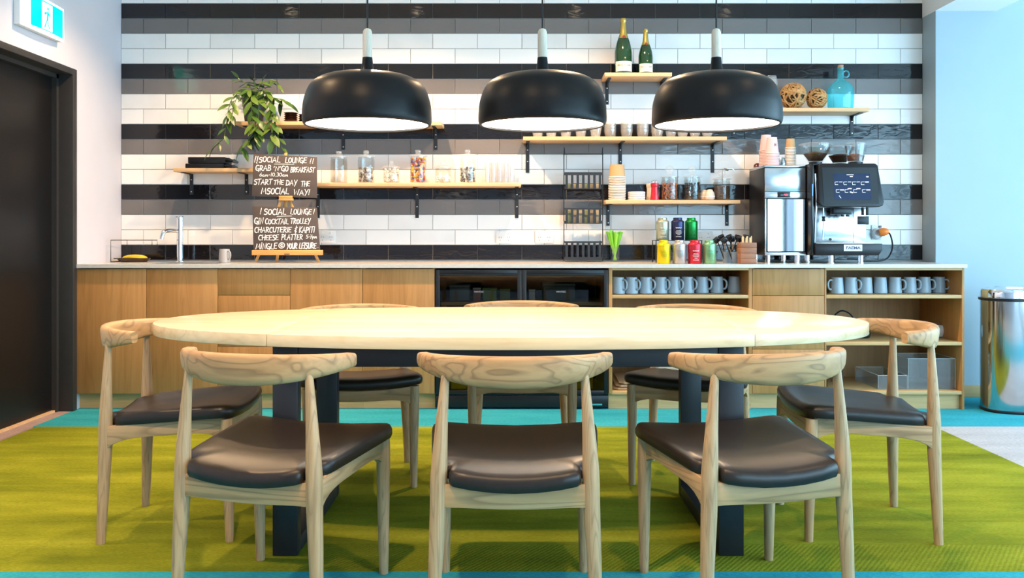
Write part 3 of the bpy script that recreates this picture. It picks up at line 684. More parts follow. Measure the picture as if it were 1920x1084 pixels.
z5 = shelf(588, 977, 342.5, (596, 782, 969), 409, 'long shelf carrying the lidded glass sweet jars')
z6 = shelf(1136, 1388, 375, (1140, 1363), 423.5, 'shelf with paper cups and coffee jars above the tea tins')
z7 = shelf(1342, 1630, 202, (1376, 1597), 255, 'top right shelf with wicker balls and a blue bottle')

# ================================================================== JARS, GLASSES AND BOTTLES
IF = 5.95                                              # usual depth of things on the wall shelves
def jar(x, yb, ytop, wpx, z, label, fill=None, knob='flat', D=IF, level=0.5, group='lidded glass jars', bits=None):
    k = D/F; R = wpx*k/2; Htot = (yb-ytop)*k; body = Htot*(0.80 if knob == 'flat' else 0.66)
    r = root('glass_jar', (PX(x, D), D, z+0.0004), label, 'jar', group)
    Rb = R*0.90
    obj('jar_body', MB().lathe([(Rb*0.96,0),(Rb,0.004),(Rb,body*0.86),(Rb*0.93,body*0.95),(Rb*0.95,body),(Rb*0.91,body),(Rb*0.90,body*0.94),(Rb*0.95,body*0.86),(Rb*0.95,0.007)], seg=28), M['glass'], r, angle=50)
    lid = obj('lid', MB().lathe([(R,body+0.0005),(R,body+0.006),(R*0.85,body+0.012),(R*0.35,body+0.018)], seg=28), M['glass_t'], r, angle=40)
    kh = Htot-body-0.018
    if knob == 'flat': prof = [(R*0.26,0),(R*0.30,kh*0.3),(R*0.34,kh*0.7),(R*0.30,kh)]
    else: prof = [(kh*0.20,0)]+[(kh*0.5*math.sin(a*PI/10), kh*0.5-kh*0.5*math.cos(a*PI/10)) for a in range(2, 10)]+[(0.001,kh)]
    obj('knob', MB().lathe(prof, (0,0,body+0.0185), 18), M['glass_t'], lid, angle=60)
    if fill:
        fh = body*level; m_ = []
        mat, kind = fill
        if kind == 'solid':
            obj('contents', MB().lathe([(Rb*0.92,0.008),(Rb*0.92,fh*0.96),(Rb*0.6,fh*1.02),(Rb*0.1,fh*1.04)], seg=24), mat[0], r, angle=60)
        else:
            rng = random.Random(int(x)); per = [MB() for _ in mat]; sz = kind
            zz = 0.008+sz
            while zz < fh:
                for a in range(9):
                    an = 2*PI*a/9+rng.random()*0.7; rr_ = Rb*0.92-sz*1.15
                    if a % 3 == 0: rr_ *= rng.uniform(0.1, 0.7)
                    c_ = (rr_*math.cos(an), rr_*math.sin(an), zz+rng.uniform(-0.3, 0.3)*sz)
                    mm = MB().lathe([(sz*0.55,-sz*0.8),(sz,-sz*0.3),(sz,sz*0.3),(sz*0.55,sz*0.8)], (0,0,0), 7)
                    mm.xf(Matrix.Translation(c_) @ Matrix.Rotation(rng.uniform(0, PI), 4, 'X') @ Matrix.Rotation(rng.uniform(0, PI), 4, 'Z'))
                    q = per[rng.randrange(len(per))]; q.add(mm.v, mm.f)
                zz += sz*1.5
            for q, mt in zip(per, mat):
                if q.v: tag(obj('sweets', q, mt, r), kind='stuff')
    return r
CN = lambda n, c, rg=0.35: plain(n, c, rg)
jar(635.5, 342, 282, 35, z5, 'tall empty glass jar, first on the sweet jar shelf')
jar(686.5, 342, 281, 35, z5, 'tall glass jar half full of silver wrapped sweets', ([CN('silver_wrap', (0.45,0.42,0.40), 0.2), CN('brown_wrap', (0.20,0.12,0.08)), CN('white_wrap', (0.75,0.72,0.7))], 0.009), level=0.60)
jar(734, 342, 299, 36, z5, 'low glass jar full of white sweets with a ball knob', ([CN('white_sweet', (0.80,0.76,0.70))], 0.008), knob='ball', level=0.93)
jar(784, 342, 280, 34.5, z5, 'tall glass jar of coloured sweets, yellow and red', ([CN('yellow_sweet', (0.75,0.42,0.03)), CN('red_sweet', (0.55,0.06,0.06)), CN('purple_sweet', (0.14,0.06,0.18)), CN('orange_sweet', (0.75,0.25,0.03))], 0.009), level=0.95)
jar(831, 342, 299, 35, z5, 'low glass jar with few white sweets and a ball knob', ([CN('white_mint', (0.80,0.77,0.73))], 0.008), knob='ball', level=0.42)
jar(877, 342, 279, 34.5, z5, 'tall glass jar of dark and silver sweets, nearest the slim glasses', ([CN('dark_wrap', (0.12,0.10,0.10)), CN('silver_wrap_b', (0.5,0.48,0.46), 0.2)], 0.008), level=0.62)
BEAN = CN('coffee_bean', (0.050,0.024,0.014), 0.35)
jar(1255.5, 374.5, 309.5, 35, z6, 'glass jar of orange-brown granules beside the red mill', ([CN('orange_granules', (0.45,0.14,0.03), 0.7), CN('orange_granules_b', (0.36,0.10,0.02), 0.7)], 0.006), knob='ball', level=0.80)
jar(1298, 374.5, 309.5, 34.5, z6, 'glass jar of black tea leaves with a spoon inside', ([CN('black_tea', (0.020,0.014,0.014), 0.7), CN('black_tea_b', (0.035,0.022,0.02), 0.7)], 0.006), knob='ball', level=0.80)
rj = jar(1353.5, 374.5, 316, 35, z6, 'glass jar of dark brown powder with a metal scoop laid on the lid', ([CN('cocoa', (0.065,0.036,0.022), 0.9)], 'solid'), knob='ball', level=0.70)
sc_ = root('metal_scoop', tuple(P(1362, 317, IF-0.02)), 'small dark metal scoop lying across the lid of the brown powder jar', 'scoop')
obj('bowl', MB().lathe([(0.002,-0.012),(0.012,-0.009),(0.017,0.0),(0.015,0.0),(0.010,-0.007),(0.002,-0.009)], seg=16).xf(Matrix.Rotation(0.5, 4, 'Y')), M['brushed'], sc_)
obj('handle', MB().tube([(0.014,0,0.002),(0.035,0,0.004),(0.052,0,-0.008)], 0.003, 6), M['brushed'], sc_)
sp = root('spoon', (PX(1294, IF), IF, z6+0.02), 'metal spoon standing in the jar of black tea leaves', 'spoon')
obj('handle', MB().tube([(0,0,0.05),(0.012,0,0.145)], [0.002,0.003], 6), M['brushed'], sp)
obj('bowl', MB().lathe([(0.002,0.0),(0.012,0.012),(0.013,0.03),(0.002,0.05)], seg=10), M['brushed'], sp)
# slim glasses at the end of the sweet jar shelf
SG = mesh_of('slim_glass', MB().lathe([(0.014,0),(0.0155,0.003),(0.0185,0.145),(0.0175,0.145),(0.0148,0.010)], seg=18), M['glass_t'], angle=50)
M['glass_w'] = glass('bright_slim_glass', (0.93,0.95,0.97), 1.6, body=((0.9,0.9,0.92), 0.15)); SG.materials.clear(); SG.materials.append(M['glass_w'])
for i, x in enumerate((914, 925.5, 937, 948.5, 960)):
    tag(inst('slim_glass', SG, None, (PX(x, 5.93), 5.93, z5+0.0004)), ('slim tall clear glass, %s from the left in the front row of slim glasses' % ORD[i]) if i else 'slim tall clear glass at the front left of the slim glasses', 'glass', 'slim tall glasses')
for i, x in enumerate((920, 931, 942, 953)):
    tag(inst('slim_glass', SG, None, (PX(x, 6.02), 6.02, z5+0.0004)), 'slim tall clear glass, %s from the left in the back row of slim glasses' % ('first second third fourth'.split()[i]), 'glass', 'slim tall glasses, back row')
# tumblers on the long glass shelf
TU = mesh_of('tumbler', MB().lathe([(0.026,0),(0.029,0.004),(0.041,0.070),(0.0395,0.070),(0.0275,0.010)], seg=24), M['glass_t'], angle=50)
for i, x in enumerate((1008, 1033.5, 1061, 1089, 1117)):
    tag(inst('tumbler', TU, None, (PX(x, IF), IF, z2+0.0004)), ('flared clear tumbler under the middle pendant lamp, %s from the left' % ORD[i]) if i else 'flared clear tumbler at the left end of the long glass shelf', 'tumbler', 'flared tumblers under the middle lamp')
ST_ = mesh_of('tumbler', MB().lathe([(0.030,0),(0.033,0.003),(0.0375,0.030),(0.040,0.034),(0.040,0.052),(0.0385,0.052),(0.036,0.033),(0.0310,0.008)], seg=24), M['glass_t'], angle=50)
POSW = ['leftmost', 'second', 'third', 'fourth']
for i, (x, D, n) in enumerate(((1144, 5.94, 4), (1175, 5.93, 4), (1205, 5.94, 4), (1232, 5.93, 3))):
    for k in range(n):
        tag(inst('tumbler', ST_, None, (PX(x, D), D, z2+0.0004+0.0225*k)), 'clear tumbler, %s in the %s stack of glasses' % (['lowest', 'second up', 'third up', 'topmost'][k], ['first', 'second', 'third', 'fourth'][i]), 'tumbler', 'stacked clear tumblers')
WG = mesh_of('stemless_glass', MB().lathe([(0.016,0),(0.026,0.006),(0.034,0.025),(0.036,0.045),(0.031,0.085),(0.0302,0.085),(0.035,0.045),(0.033,0.026),(0.020,0.010)], seg=24), M['glass_t'], angle=50)
for i, x in enumerate((1258, 1280, 1303, 1326)):
    tag(inst('stemless_glass', WG, None, (PX(x, 5.95), 5.95, z2+0.0004)), 'rounded stemless glass under the right pendant lamp, %s from the left' % (['first', 'second', 'third', 'fourth'][i]), 'glass', 'stemless glasses on the long shelf')
# champagne bottles
BG = plain('dark_green_bottle', (0.010,0.045,0.014), 0.07, coat=0.5); GOLD = plain('gold_foil', (0.70,0.48,0.12), 0.32, 0.9, bmp=0.3, bs=120); LAB = plain('cream_label', (0.80,0.76,0.68), 0.6); RED = plain('red_seal', (0.40,0.06,0.04), 0.5)
def champagne(x, yt, wpx, label):
    D = 5.94; k = D/F; H = PZ(yt, D)-z1; R = wpx*k/2
    r = root('champagne_bottle', (PX(x, D), D, z1+0.0004), label, 'bottle', 'champagne bottles on the top shelf')
    prof = smoothpath([(R*0.93,0),(R,0.006),(R,H*0.30),(R*0.97,H*0.42),(R*0.78,H*0.56),(R*0.50,H*0.68),(R*0.40,H*0.74)], 4)
    obj('glass_body', MB().lathe(prof, seg=32), BG, r, angle=50)
    obj('gold_foil', MB().lathe(smoothpath([(R*0.60,H*0.640),(R*0.47,H*0.70),(R*0.41,H*0.745),(R*0.33,H*0.86),(R*0.30,H*0.93),(R*0.36,H*0.945),(R*0.36,H*0.985),(R*0.28,H)], 3), seg=24), GOLD, r, angle=40)
    lb = MB(); z0, z1_ = H*0.035, H*0.215; n = 20; vs = []; fs = []
    for i in range(n+1):
        a = -PI/2-1.15+2.3*i/n; vs += [(1.006*R*math.cos(a), 1.006*R*math.sin(a), z0), (1.006*R*math.cos(a), 1.006*R*math.sin(a), z1_)]
    fs = [(2*i, 2*i+2, 2*i+3, 2*i+1) for i in range(n)]
    l_ = obj('label', lb.add(vs, fs), LAB, r)
    text_mesh('lettering', 'BOLLINGER', R*0.30, plain('label_print', (0.12,0.10,0.08), 0.6), l_, (0, -1.012*R, H*0.14), bend=R*1.01)
    obj('seal', MB().lathe([(R*0.20,-0.001),(R*0.18,0.002)], seg=14).xf(Matrix.Translation((0, -R*0.60, H*0.655)) @ Matrix.Rotation(PI/2-0.5, 4, 'X')), RED, r)
    obj('emblem', MB().lathe([(R*0.10,0),(R*0.09,0.002)], seg=12).xf(Matrix.Translation((0.1*R, -R*1.0, H*0.27)) @ Matrix.Rotation(PI/2, 4, 'X')), GOLD, r)
champagne(1168.7, 35, 32.5, 'larger dark green champagne bottle with gold foil and cream label')
champagne(1210.5, 54.5, 27, 'smaller dark green champagne bottle with gold foil and cream label')
# blue demijohn
D = 5.95; k = D/F; r = root('blue_bottle', (PX(1576, D), D, z7+0.0004), 'turquoise glass flagon with ring handle and cork', 'bottle')
H = PZ(127, D)-z7; R = 24*k
prof = smoothpath([(R*0.86,0),(R*0.94,0.006),(R,H*0.30),(R*0.98,H*0.45),(R*0.80,H*0.58),(R*0.42,H*0.68),(R*0.26,H*0.74),(R*0.235,H*0.96),(R*0.28,H*0.97),(R*0.28,H)], 4)
obj('glass_body', MB().lathe(prof, seg=36, cap1=False), M['glass_blue'], r, angle=50)
obj('ring_handle', MB().tube([(R*0.42+0.020*math.cos(a*PI/8), 0, H*0.845+0.022*math.sin(a*PI/8)) for a in range(16)], 0.005, 8, closed=True), M['glass_blue'], r)
obj('cork', MB().lathe([(R*0.20,H-0.01),(R*0.22,H+0.016)], seg=16), plain('cork', (0.45,0.22,0.14), 0.8), r)
# wicker balls: strips wound round a sphere
WK = [plain('wicker_a', (0.46,0.27,0.10), 0.65), plain('wicker_b', (0.36,0.19,0.065), 0.65)]
WCORE = plain('wicker_core', (0.05,0.025,0.012), 0.9)
def wicker(x, y, rpx, label, seed):
    D = 5.95; rng = random.Random(seed); R = rpx*D/F
    r = root('wicker_ball', (PX(x, D), D, z7+R+0.0006), label, 'wicker ball', 'wicker balls on the top right shelf')
    obj('core', MB().lathe([(R*0.84*math.sin(a*PI/12)+0.0001, -R*0.84*math.cos(a*PI/12)) for a in range(13)], seg=20), WCORE, r)
    ms = [MB(), MB()]
    for i in range(60):
        ax = Vector((rng.gauss(0,1), rng.gauss(0,1), rng.gauss(0,1))).normalized(); u = ax.orthogonal().normalized(); w = ax.cross(u)
        off = rng.uniform(-0.35, 0.35); rr_ = R*rng.uniform(0.88, 0.95); a0 = rng.uniform(0, 6.28); sp_ = rng.uniform(1.6, 3.6)
        ring = [ax*(rr_*off)+(u*math.cos(a0+sp_*t/14)+w*math.sin(a0+sp_*t/14))*rr_*math.sqrt(1-off*off) for t in range(15)]
        ms[i % 2].tube(ring, R*0.068, 5, flat=0.6)
    for q, mt in zip(ms, WK): tag(obj('wicker_strips', q, mt, r), kind='stuff')
wicker(1487, 174, 25, 'larger brown wicker ball on the top right shelf', 3)
wicker(1531, 181, 20, 'smaller brown wicker ball beside the turquoise flagon', 5)
r = root('wine_glass', (PX(1445, 5.98), 5.98, z7+0.0004), 'stemmed wine glass on the top right shelf, half hidden by the pendant lamp', 'glass')
obj('bowl', MB().lathe([(0.006,0.10),(0.030,0.115),(0.043,0.145),(0.046,0.175),(0.038,0.226),(0.037,0.226),(0.0445,0.175),(0.041,0.146),(0.02,0.114)], seg=24, cap0=False, cap1=False), M['glass_t'], r, angle=50)
obj('stem', MB().lathe([(0.036,0),(0.034,0.003),(0.006,0.008),(0.004,0.03),(0.004,0.09),(0.0065,0.1005)], seg=20), M['glass_t'], r, angle=50)

# ================================================================== SMALL CROCKERY ON THE SHELVES
def cup_mesh(name, rt, rb, h, mat):                   # upside-down paper cup, open below
    return mesh_of(name, MB().lathe([(rt-0.001,0.001),(rt-0.0015,0.006),(rb,h)], seg=28, cap0=False, cap1=True), mat, angle=40)
def rim_mesh(rt, mat):
    return mesh_of('rim', MB().lathe([(rt-0.0008,0.0),(rt+0.0028,0.0005),(rt+0.0034,0.003),(rt+0.0028,0.0055),(rt-0.0012,0.006)], seg=28, cap0=False, cap1=False), mat, angle=60)
NTH = ['', 'second', 'third', 'fourth', 'fifth', 'sixth', 'seventh', 'eighth', 'ninth', 'tenth', 'eleventh', 'twelfth', 'thirteenth', 'fourteenth', 'fifteenth', 'sixteenth']
def cup_stack(x, D, zb, rt, rb, h, n, pitch, m_top, m_rest, what, rest_lab, top_lab, group, marks=None):
    ma = cup_mesh('paper_cup', rt, rb, h, m_top); mr = rim_mesh(rt, m_rest)
    mb_ = cup_mesh('paper_cup', rt, rb, h, m_top)
    for k in range(n):
        top = k == n-1
        o = inst('paper_cup', mb_ if top else ma, None, (PX(x, D), D, zb+0.0004+pitch*k), (0,0,0.3*k))
        tag(o, top_lab if top else rest_lab % NTH[n-1-k], 'paper cup', group)
        inst('rim', mr, o)
        if top and marks:
            o.rotation_euler = (0,0,0)
            text_mesh('printed_mark', 'H', 0.030, M['black_plastic'], o, (rt*0.25, -(rt+rb)/2*0.99, h*0.52), (PI/2-0.10, 0, 0.15), sx=0.6)
M['pink_rim'] = plain('pale_pink_rim', (0.80,0.62,0.60), 0.7)
M['cup_rim'] = plain('white_paper_cup', (0.80,0.75,0.70), 0.7)
cup_stack(1157, 5.95, z6, 0.055, 0.047, 0.085, 15, 0.0108, M['kraft'], M['cup_rim'], '', 'white-rimmed paper cup, %s from the top of the stack on the coffee jar shelf', 'brown kraft paper cup on top of the stack on the coffee jar shelf', 'nested paper cups on the coffee jar shelf')
LIDM = mesh_of('white_saucer', MB().lathe([(0.045,0),(0.056,0.002),(0.058,0.006),(0.058,0.0105),(0.054,0.011)], seg=28), M['white_plastic'], angle=40)
for k in range(5): tag(inst('white_saucer', LIDM, None, (PX(1193.5, 5.95), 5.95, z6+0.0004+0.0114*k)), 'small white dish, %s in the stack between the paper cups and red mill' % ['lowest', 'second from below', 'third', 'fourth', 'topmost'][k], 'dish', 'stacked small white dishes')
def mill(x, D, col, label):
    r = root('pepper_mill', (PX(x, D), D, z6+0.0004), label, 'mill', 'salt and pepper mills'); mt = plain('mill_lacquer', col, 0.22)
    obj('body', MB().lathe([(0.028,0),(0.029,0.004),(0.025,0.04),(0.022,0.075),(0.023,0.088)], seg=24), mt, r, angle=50)
    hd = obj('head', MB().lathe([(0.024,0.0885),(0.026,0.094),(0.026,0.112),(0.020,0.116)], seg=24), mt, r)
    for s in (-1, 1): obj('prong', MB().lathe([(0.0025,0),(0.0025,0.010),(0.004,0.014),(0.001,0.017)], (s*0.009,0,0.1162), 8), M['brushed'], hd)
mill(1227.5, 5.93, (0.45,0.015,0.03), 'glossy red pepper mill on the coffee jar shelf')
mill(1219, 6.02, (0.62,0.54,0.44), 'cream mill half hidden behind the red pepper mill')
CRM = plain('cream_glaze', (0.66,0.56,0.48), 0.25); 
for i, (x, D, lab) in enumerate(((1321, 5.97, 'small cream round sugar pot, the left one behind'), (1331, 5.91, 'small cream round sugar pot with pale band, the right one in front'))):
    r = root('sugar_pot', (PX(x, D), D, z6+0.0004), lab, 'pot', 'small cream pots')
    obj('body', MB().lathe(smoothpath([(0.022,0),(0.030,0.008),(0.032,0.026),(0.028,0.048),(0.020,0.060)], 4), seg=24), CRM, r, angle=60)
    obj('lid', MB().lathe([(0.0205,0.0605),(0.018,0.068),(0.006,0.072)], seg=20), CRM, r)
    obj('band', MB().lathe([(0.0325,0.020),(0.0328,0.024),(0.0325,0.028)], seg=24, cap0=False, cap1=False), M['white_plastic'], r)
# dark dishes beside the plant
DD = mesh_of('dark_dish', MB().lathe([(0.030,0),(0.034,0.002),(0.047,0.0125),(0.0455,0.0125),(0.033,0.0045)], seg=24), plain('dark_brown_glaze', (0.035,0.012,0.008), 0.14), angle=40)
for i, x in enumerate((545.5, 566.5)):
    D = 5.93
    sc = 0.0125
    for k in range(5): tag(inst('dark_dish', DD, None, (PX(x, D)+0.0*i, D+0.09*i, z3+0.0004+sc*k)), 'dark brown glazed dish, %s in the %s stack beside the trailing plant' % (['lowest', 'second', 'third', 'fourth', 'topmost'][k], ['nearer', 'farther'][i]), 'dish', 'stacked dark dishes beside the plant')
# flat black trays with handles
def tray(x0, x1, D, zb, hh, label, dep=0.15):
    w = PX(x1, D)-PX(x0, D); r = root('black_tray', ((PX(x0, D)+PX(x1, D))/2, D, zb), label, 'tray', 'flat black trays on the short shelf')
    obj('body', MB().box(-w/2, w/2*0.70, 0, dep, 0, hh), M['black_plastic'], r, bevel=0.005)
    obj('rolled_end', MB().tube([(w/2*0.70,0.012,hh*0.62),(w/2*0.86,0.012,hh*0.66),(w/2*0.98,0.012,hh*0.42),(w/2*0.98,dep-0.02,hh*0.42),(w/2*0.86,dep-0.02,hh*0.66),(w/2*0.70,dep-0.02,hh*0.62)], 0.010, 8), M['black_gloss'], r)
tray(347, 433, 5.90, z4+0.0004, 0.032, 'lower flat black tray with rolled handle on the short shelf')
tray(352, 434, 5.90, z4+0.0330, 0.042, 'upper flat black tray with rolled handle, stacked on the other')

# ================================================================== CHALKBOARDS ON THE EASEL
# hand lettering: strokes on a 1-high grid
def arc(cx, cy, rx, ry, a0, a1, n=8): return [(cx+rx*math.cos(math.radians(a0+(a1-a0)*i/n)), cy+ry*math.sin(math.radians(a0+(a1-a0)*i/n))) for i in range(n+1)]
GL = {
 'A': (0.62, [[(0,0),(0.32,1),(0.60,0)], [(0.1,0.36),(0.52,0.36)]]),
 'B': (0.55, [[(0.04,0),(0.08,1)], [(0.08,1)]+arc(0.22,0.76,0.26,0.24,80,-80,6)+[(0.10,0.52)]+arc(0.24,0.26,0.30,0.26,80,-90,6)+[(0.04,0)]]),
 'C': (0.52, [arc(0.32,0.5,0.32,0.5,50,300,10)]),
 'D': (0.60, [[(0.06,0),(0.08,1)], [(0,0.98)]+arc(0.16,0.5,0.42,0.49,80,-90,9)+[(0.02,0.02)]]),
 'E': (0.50, [[(0.48,0.98),(0.06,0.96),(0.04,0.02),(0.46,0.02)], [(0.05,0.5),(0.38,0.53)]]),
 'F': (0.48, [[(0.48,1),(0.06,0.96),(0.04,0)], [(0.05,0.5),(0.36,0.52)]]),
 'G': (0.62, [arc(0.32,0.5,0.32,0.5,55,330,10), [(0.34,0.42),(0.62,0.44),(0.56,-0.15)]]),
 'H': (0.60, [[(0.06,0),(0.08,1)], [(0.54,0),(0.56,1)], [(0.0,0.48),(0.58,0.52)]]),
 'I': (0.14, [[(0.06,0),(0.08,1)]]),
 'i': (0.18, [[(0.06,0),(0.08,0.72)], [(0.09,0.98),(0.10,1.04)]]),
 'K': (0.56, [[(0.06,0),(0.08,1)], [(0.54,1),(0.08,0.45),(0.54,0)]]),
 'L': (0.46, [[(0.10,1),(0.04,0.04),(0.48,0.0)]]),
 'M': (0.74, [[(0,0),(0.12,1),(0.36,0.25),(0.58,1),(0.72,0)]]),
 'N': (0.58, [[(0.04,0),(0.08,1),(0.50,0.02),(0.56,1)]]),
 'O': (0.58, [arc(0.29,0.5,0.27,0.48,95,455,12)]),
 'P': (0.52, [[(0.06,-0.05),(0.08,1)], [(0,0.96)]+arc(0.20,0.72,0.32,0.27,80,-90,7)+[(0.06,0.44)]]),
 'R': (0.58, [[(0.06,0),(0.08,1)], [(0,0.96)]+arc(0.20,0.74,0.28,0.25,80,-90,7)+[(0.08,0.48),(0.56,0.0)]]),
 'S': (0.52, [arc(0.30,0.74,0.24,0.24,40,230,8)+arc(0.24,0.25,0.26,0.27,80,-130,9)]),
 'T': (0.54, [[(0,0.94),(0.58,1.0)], [(0.30,0.97),(0.24,0)]]),
 'U': (0.56, [[(0.04,1),(0.04,0.35)]+arc(0.28,0.28,0.23,0.27,190,350,6)+[(0.54,1)]]),
 'W': (0.76, [[(0,1),(0.14,0),(0.38,0.75),(0.56,0),(0.76,1)]]),
 'Y': (0.54, [[(0.04,1),(0.28,0.48)], [(0.56,1),(0.16,-0.15)]]),
 '&': (0.50, [[(0.48,0.90),(0.06,0.62),(0.34,0.50),(0.0,0.26),(0.40,0.12)], [(0.30,1.12),(0.22,-0.15)]]),
 '@': (0.86, [arc(0.42,0.48,0.16,0.20,30,390,8)+[(0.60,0.30)], arc(0.42,0.48,0.42,0.50,-20,320,14)]),
 '!': (0.16, [[(0.12,1),(0.06,0.30)], [(0.04,0.04),(0.05,0.0)]]),
 "'": (0.12, [[(0.08,1.02),(0.02,0.78)]]), '-': (0.30, [[(0.02,0.46),(0.28,0.50)]]), '.': (0.14, [[(0.04,0.02),(0.06,0.0)]]),
 ':': (0.14, [[(0.06,0.2),(0.07,0.18)], [(0.06,0.6),(0.07,0.58)]]), ' ': (0.30, []),
 '0': (0.52, [arc(0.26,0.5,0.24,0.48,95,455,12)]), '1': (0.22, [[(0.10,0),(0.14,1)]]),
 '3': (0.48, [arc(0.18,0.74,0.26,0.25,120,-80,7)+arc(0.18,0.25,0.28,0.26,80,-130,8)]),
 '5': (0.48, [[(0.46,1),(0.10,0.96),(0.06,0.56)]+arc(0.20,0.28,0.26,0.29,85,-140,8)]),
 '6': (0.48, [[(0.38,1),(0.10,0.5)]+arc(0.26,0.26,0.22,0.26,150,500,10)]),
 '7': (0.46, [[(0.0,0.96),(0.46,1),(0.14,-0.08)], [(0.10,0.5),(0.40,0.52)]]),
 'a': (0.46, [arc(0.22,0.26,0.20,0.26,60,400,9)+[(0.42,0.50),(0.44,0.0)]]),
 'm': (0.64, [[(0.04,0),(0.06,0.5),(0.20,0.52),(0.30,0.0),(0.34,0.5),(0.50,0.5),(0.58,0.0)]]),
 'p': (0.44, [[(0.04,-0.35),(0.08,0.5)]]+[arc(0.22,0.28,0.20,0.24,120,-200,9)]),
}
def ribbon(mb, pts, w, y=0.0):
    pts = [Vector((p[0], p[1])) for p in pts]; n = len(pts); vs = []; fs = []
    if n < 2: return
    for i in range(n):
        d = (pts[min(n-1, i+1)]-pts[max(0, i-1)]); d = d.normalized() if d.length > 1e-9 else Vector((1, 0)); nn = Vector((-d.y, d.x))
        e = pts[i] + (d*w*0.5 if i == n-1 else (-d*w*0.5 if i == 0 else Vector((0, 0))))
        ww = w*0.5*(0.75 if i in (0, n-1) else 1.0)
        vs += [(e.x+nn.x*ww, y, e.y+nn.y*ww), (e.x-nn.x*ww, y, e.y-nn.y*ww)]
    fs = [(2*i, 2*i+1, 2*i+3, 2*i+2) for i in range(n-1)]
    mb.add(vs, fs)
def write(mb, s, x0, x1, z, h, slant=0.11, weight=0.18, slope=0.0, rng=random.Random(4), y=0.0):
    tot = sum(GL[c][0]+0.13 for c in s); k = (x1-x0)/tot; x = x0; i = 0
    for c in s:
        w_, st = GL[c]; jz = rng.uniform(-0.05, 0.05)*h; jh = h*rng.uniform(0.94, 1.06)
        for pl in st:
            i += 1
            ribbon(mb, [(x+q[0]*k+slant*q[1]*h, z+jz+q[1]*jh+slope*(x-x0)) for q in pl], weight*h, y-0.00004*(i % 3))
        x += (w_+0.13)*k
def chalkboard(xs, ys, Dz, lines, underline, label, rounded):
    # corners TL, TR, BR, BL in picture coordinates, set on a board leaning on the easel
    D = Dz; k = D/F; cx_ = sum(xs)/4; 
    zb = PZ(max(ys[2], ys[3]), D)
    r = root('chalkboard', (PX(cx_, D), D, zb), label, 'chalkboard', 'hand-lettered chalkboards on the easel')
    L = lambda x, y: ((x-cx_)*k, PZ(y, D)-zb)
    pts = [L(xs[3], ys[3]), L(xs[2], ys[2]), L(xs[1], ys[1]), L(xs[0], ys[0])]
    b = obj('panel', MB().prism_y(pts, 0, 0.006), M['board'], r, bevel=0.002)
    mb = MB()
    for (t, xa, xb, yb, hp, sl) in lines:
        a = L(xa, yb); b_ = L(xb, yb); write(mb, t, a[0], b_[0], a[1], hp*k, slope=-sl, y=-0.0006)
    for (xa, ya, xb, yb) in underline: ribbon(mb, [L(xa, ya), L((xa+xb)/2, (ya+yb)/2-0.4), L(xb, yb)], 1.1*k, -0.0006)
    obj('lettering', mb, M['chalk'], r, smooth=False)
    return r
# picture positions measured on the upper board (9.856 px per px) and on the lower one (8.3375)
u = lambda x, y: (460+x/9.856, 270+y/9.856); v_ = lambda x, y: (460+x/8.3375, 370+y/8.3375)
UL = [('!', 165, 215, 330, 105), ("!", 205, 245, 350, 120), ('SOCIAL', 250, 650, 335, 95), ('LOUNGE', 735, 1140, 350, 95), ('!!', 1190, 1280, 355, 85),
      ("GRAB", 190, 480, 495, 95), ("'N'", 520, 660, 498, 85), ("GO", 665, 800, 500, 95), ("BREAKFAST", 835, 1285, 520, 90), ('6am-10.30am', 260, 800, 600, 62),
      ('START', 160, 500, 745, 95), ('THE', 525, 715, 748, 85), ('DAY', 750, 960, 760, 95), ('THE', 1030, 1195, 780, 90), ('MSOCIAL', 295, 810, 920, 105), ('WAY!', 895, 1200, 940, 95)]
lines = [(t, *[u(x0, 0)[0], u(x1, 0)[0]], u(0, yb)[1], hp/9.856, 0.0) for t, x0, x1, yb, hp in UL]
chalkboard((475.2, 594.4, 594.4, 472.2), (288.8, 294.4, 371.3, 368), 5.78, lines, [(*u(540, 372), *u(900, 380))], 'upper dark brown chalkboard about the breakfast, above the clip of the easel', True)
LL = [('!', 230, 262, 262, 85), ('SOCIAL', 290, 640, 270, 85), ('LOUNGE', 705, 1040, 268, 80), ('!', 1060, 1095, 262, 75),
      ('GiN', 140, 285, 415, 90), ('COCKTAiL', 310, 675, 418, 78), ('TROLLEY', 705, 1020, 412, 78), ('CHARCUTERIE', 145, 725, 548, 80), ('&', 765, 815, 548, 85), ('KAPiTi', 840, 1090, 548, 85),
      ('CHEESE', 205, 525, 668, 78), ('PLATTER', 565, 900, 662, 80), ('5-7pm', 950, 1125, 642, 55), ('MiNGLE', 165, 500, 805, 85), ('@', 520, 625, 795, 80), ('YOUR', 645, 815, 805, 82), ('LEISURE', 840, 1110, 800, 85), ('-', 1110, 1165, 795, 20)]
lines = [(t, *[v_(x0, 0)[0], v_(x1, 0)[0]], v_(0, yb)[1], hp/8.3375, 0.0) for t, x0, x1, yb, hp in LL]
chalkboard((473.2, 594.2, 600.3, 475), (387, 389.5, 468.6, 468.6), 5.75, lines, [(*v_(495, 302), *v_(725, 292))], 'lower dark brown chalkboard about cocktails and cheese, on the ledge of the easel', False)
ED = 5.748; k = ED/F
er = root('table_easel', (PX(539, 5.75), 5.78, WZ+0.0004), 'small orange-brown wooden easel on the worktop holding two chalkboards', 'easel')
ex = lambda x, D=ED: PX(x, D)-PX(539, 5.75)
ez = lambda y, D=ED: PZ(y, D)-WZ-0.0004
def stick(name, p0, p1, w, t, mat=M['easelwood']):
    a = Vector(p0); b = Vector(p1); d = (b-a); L_ = d.length; q = Vector((0,0,1)).rotation_difference(d.normalized()).to_matrix().to_4x4()
    return obj(name, MB().box(-w/2, w/2, -t/2, t/2, 0, L_).xf(Matrix.Translation(a) @ q), mat, er, bevel=0.0015)
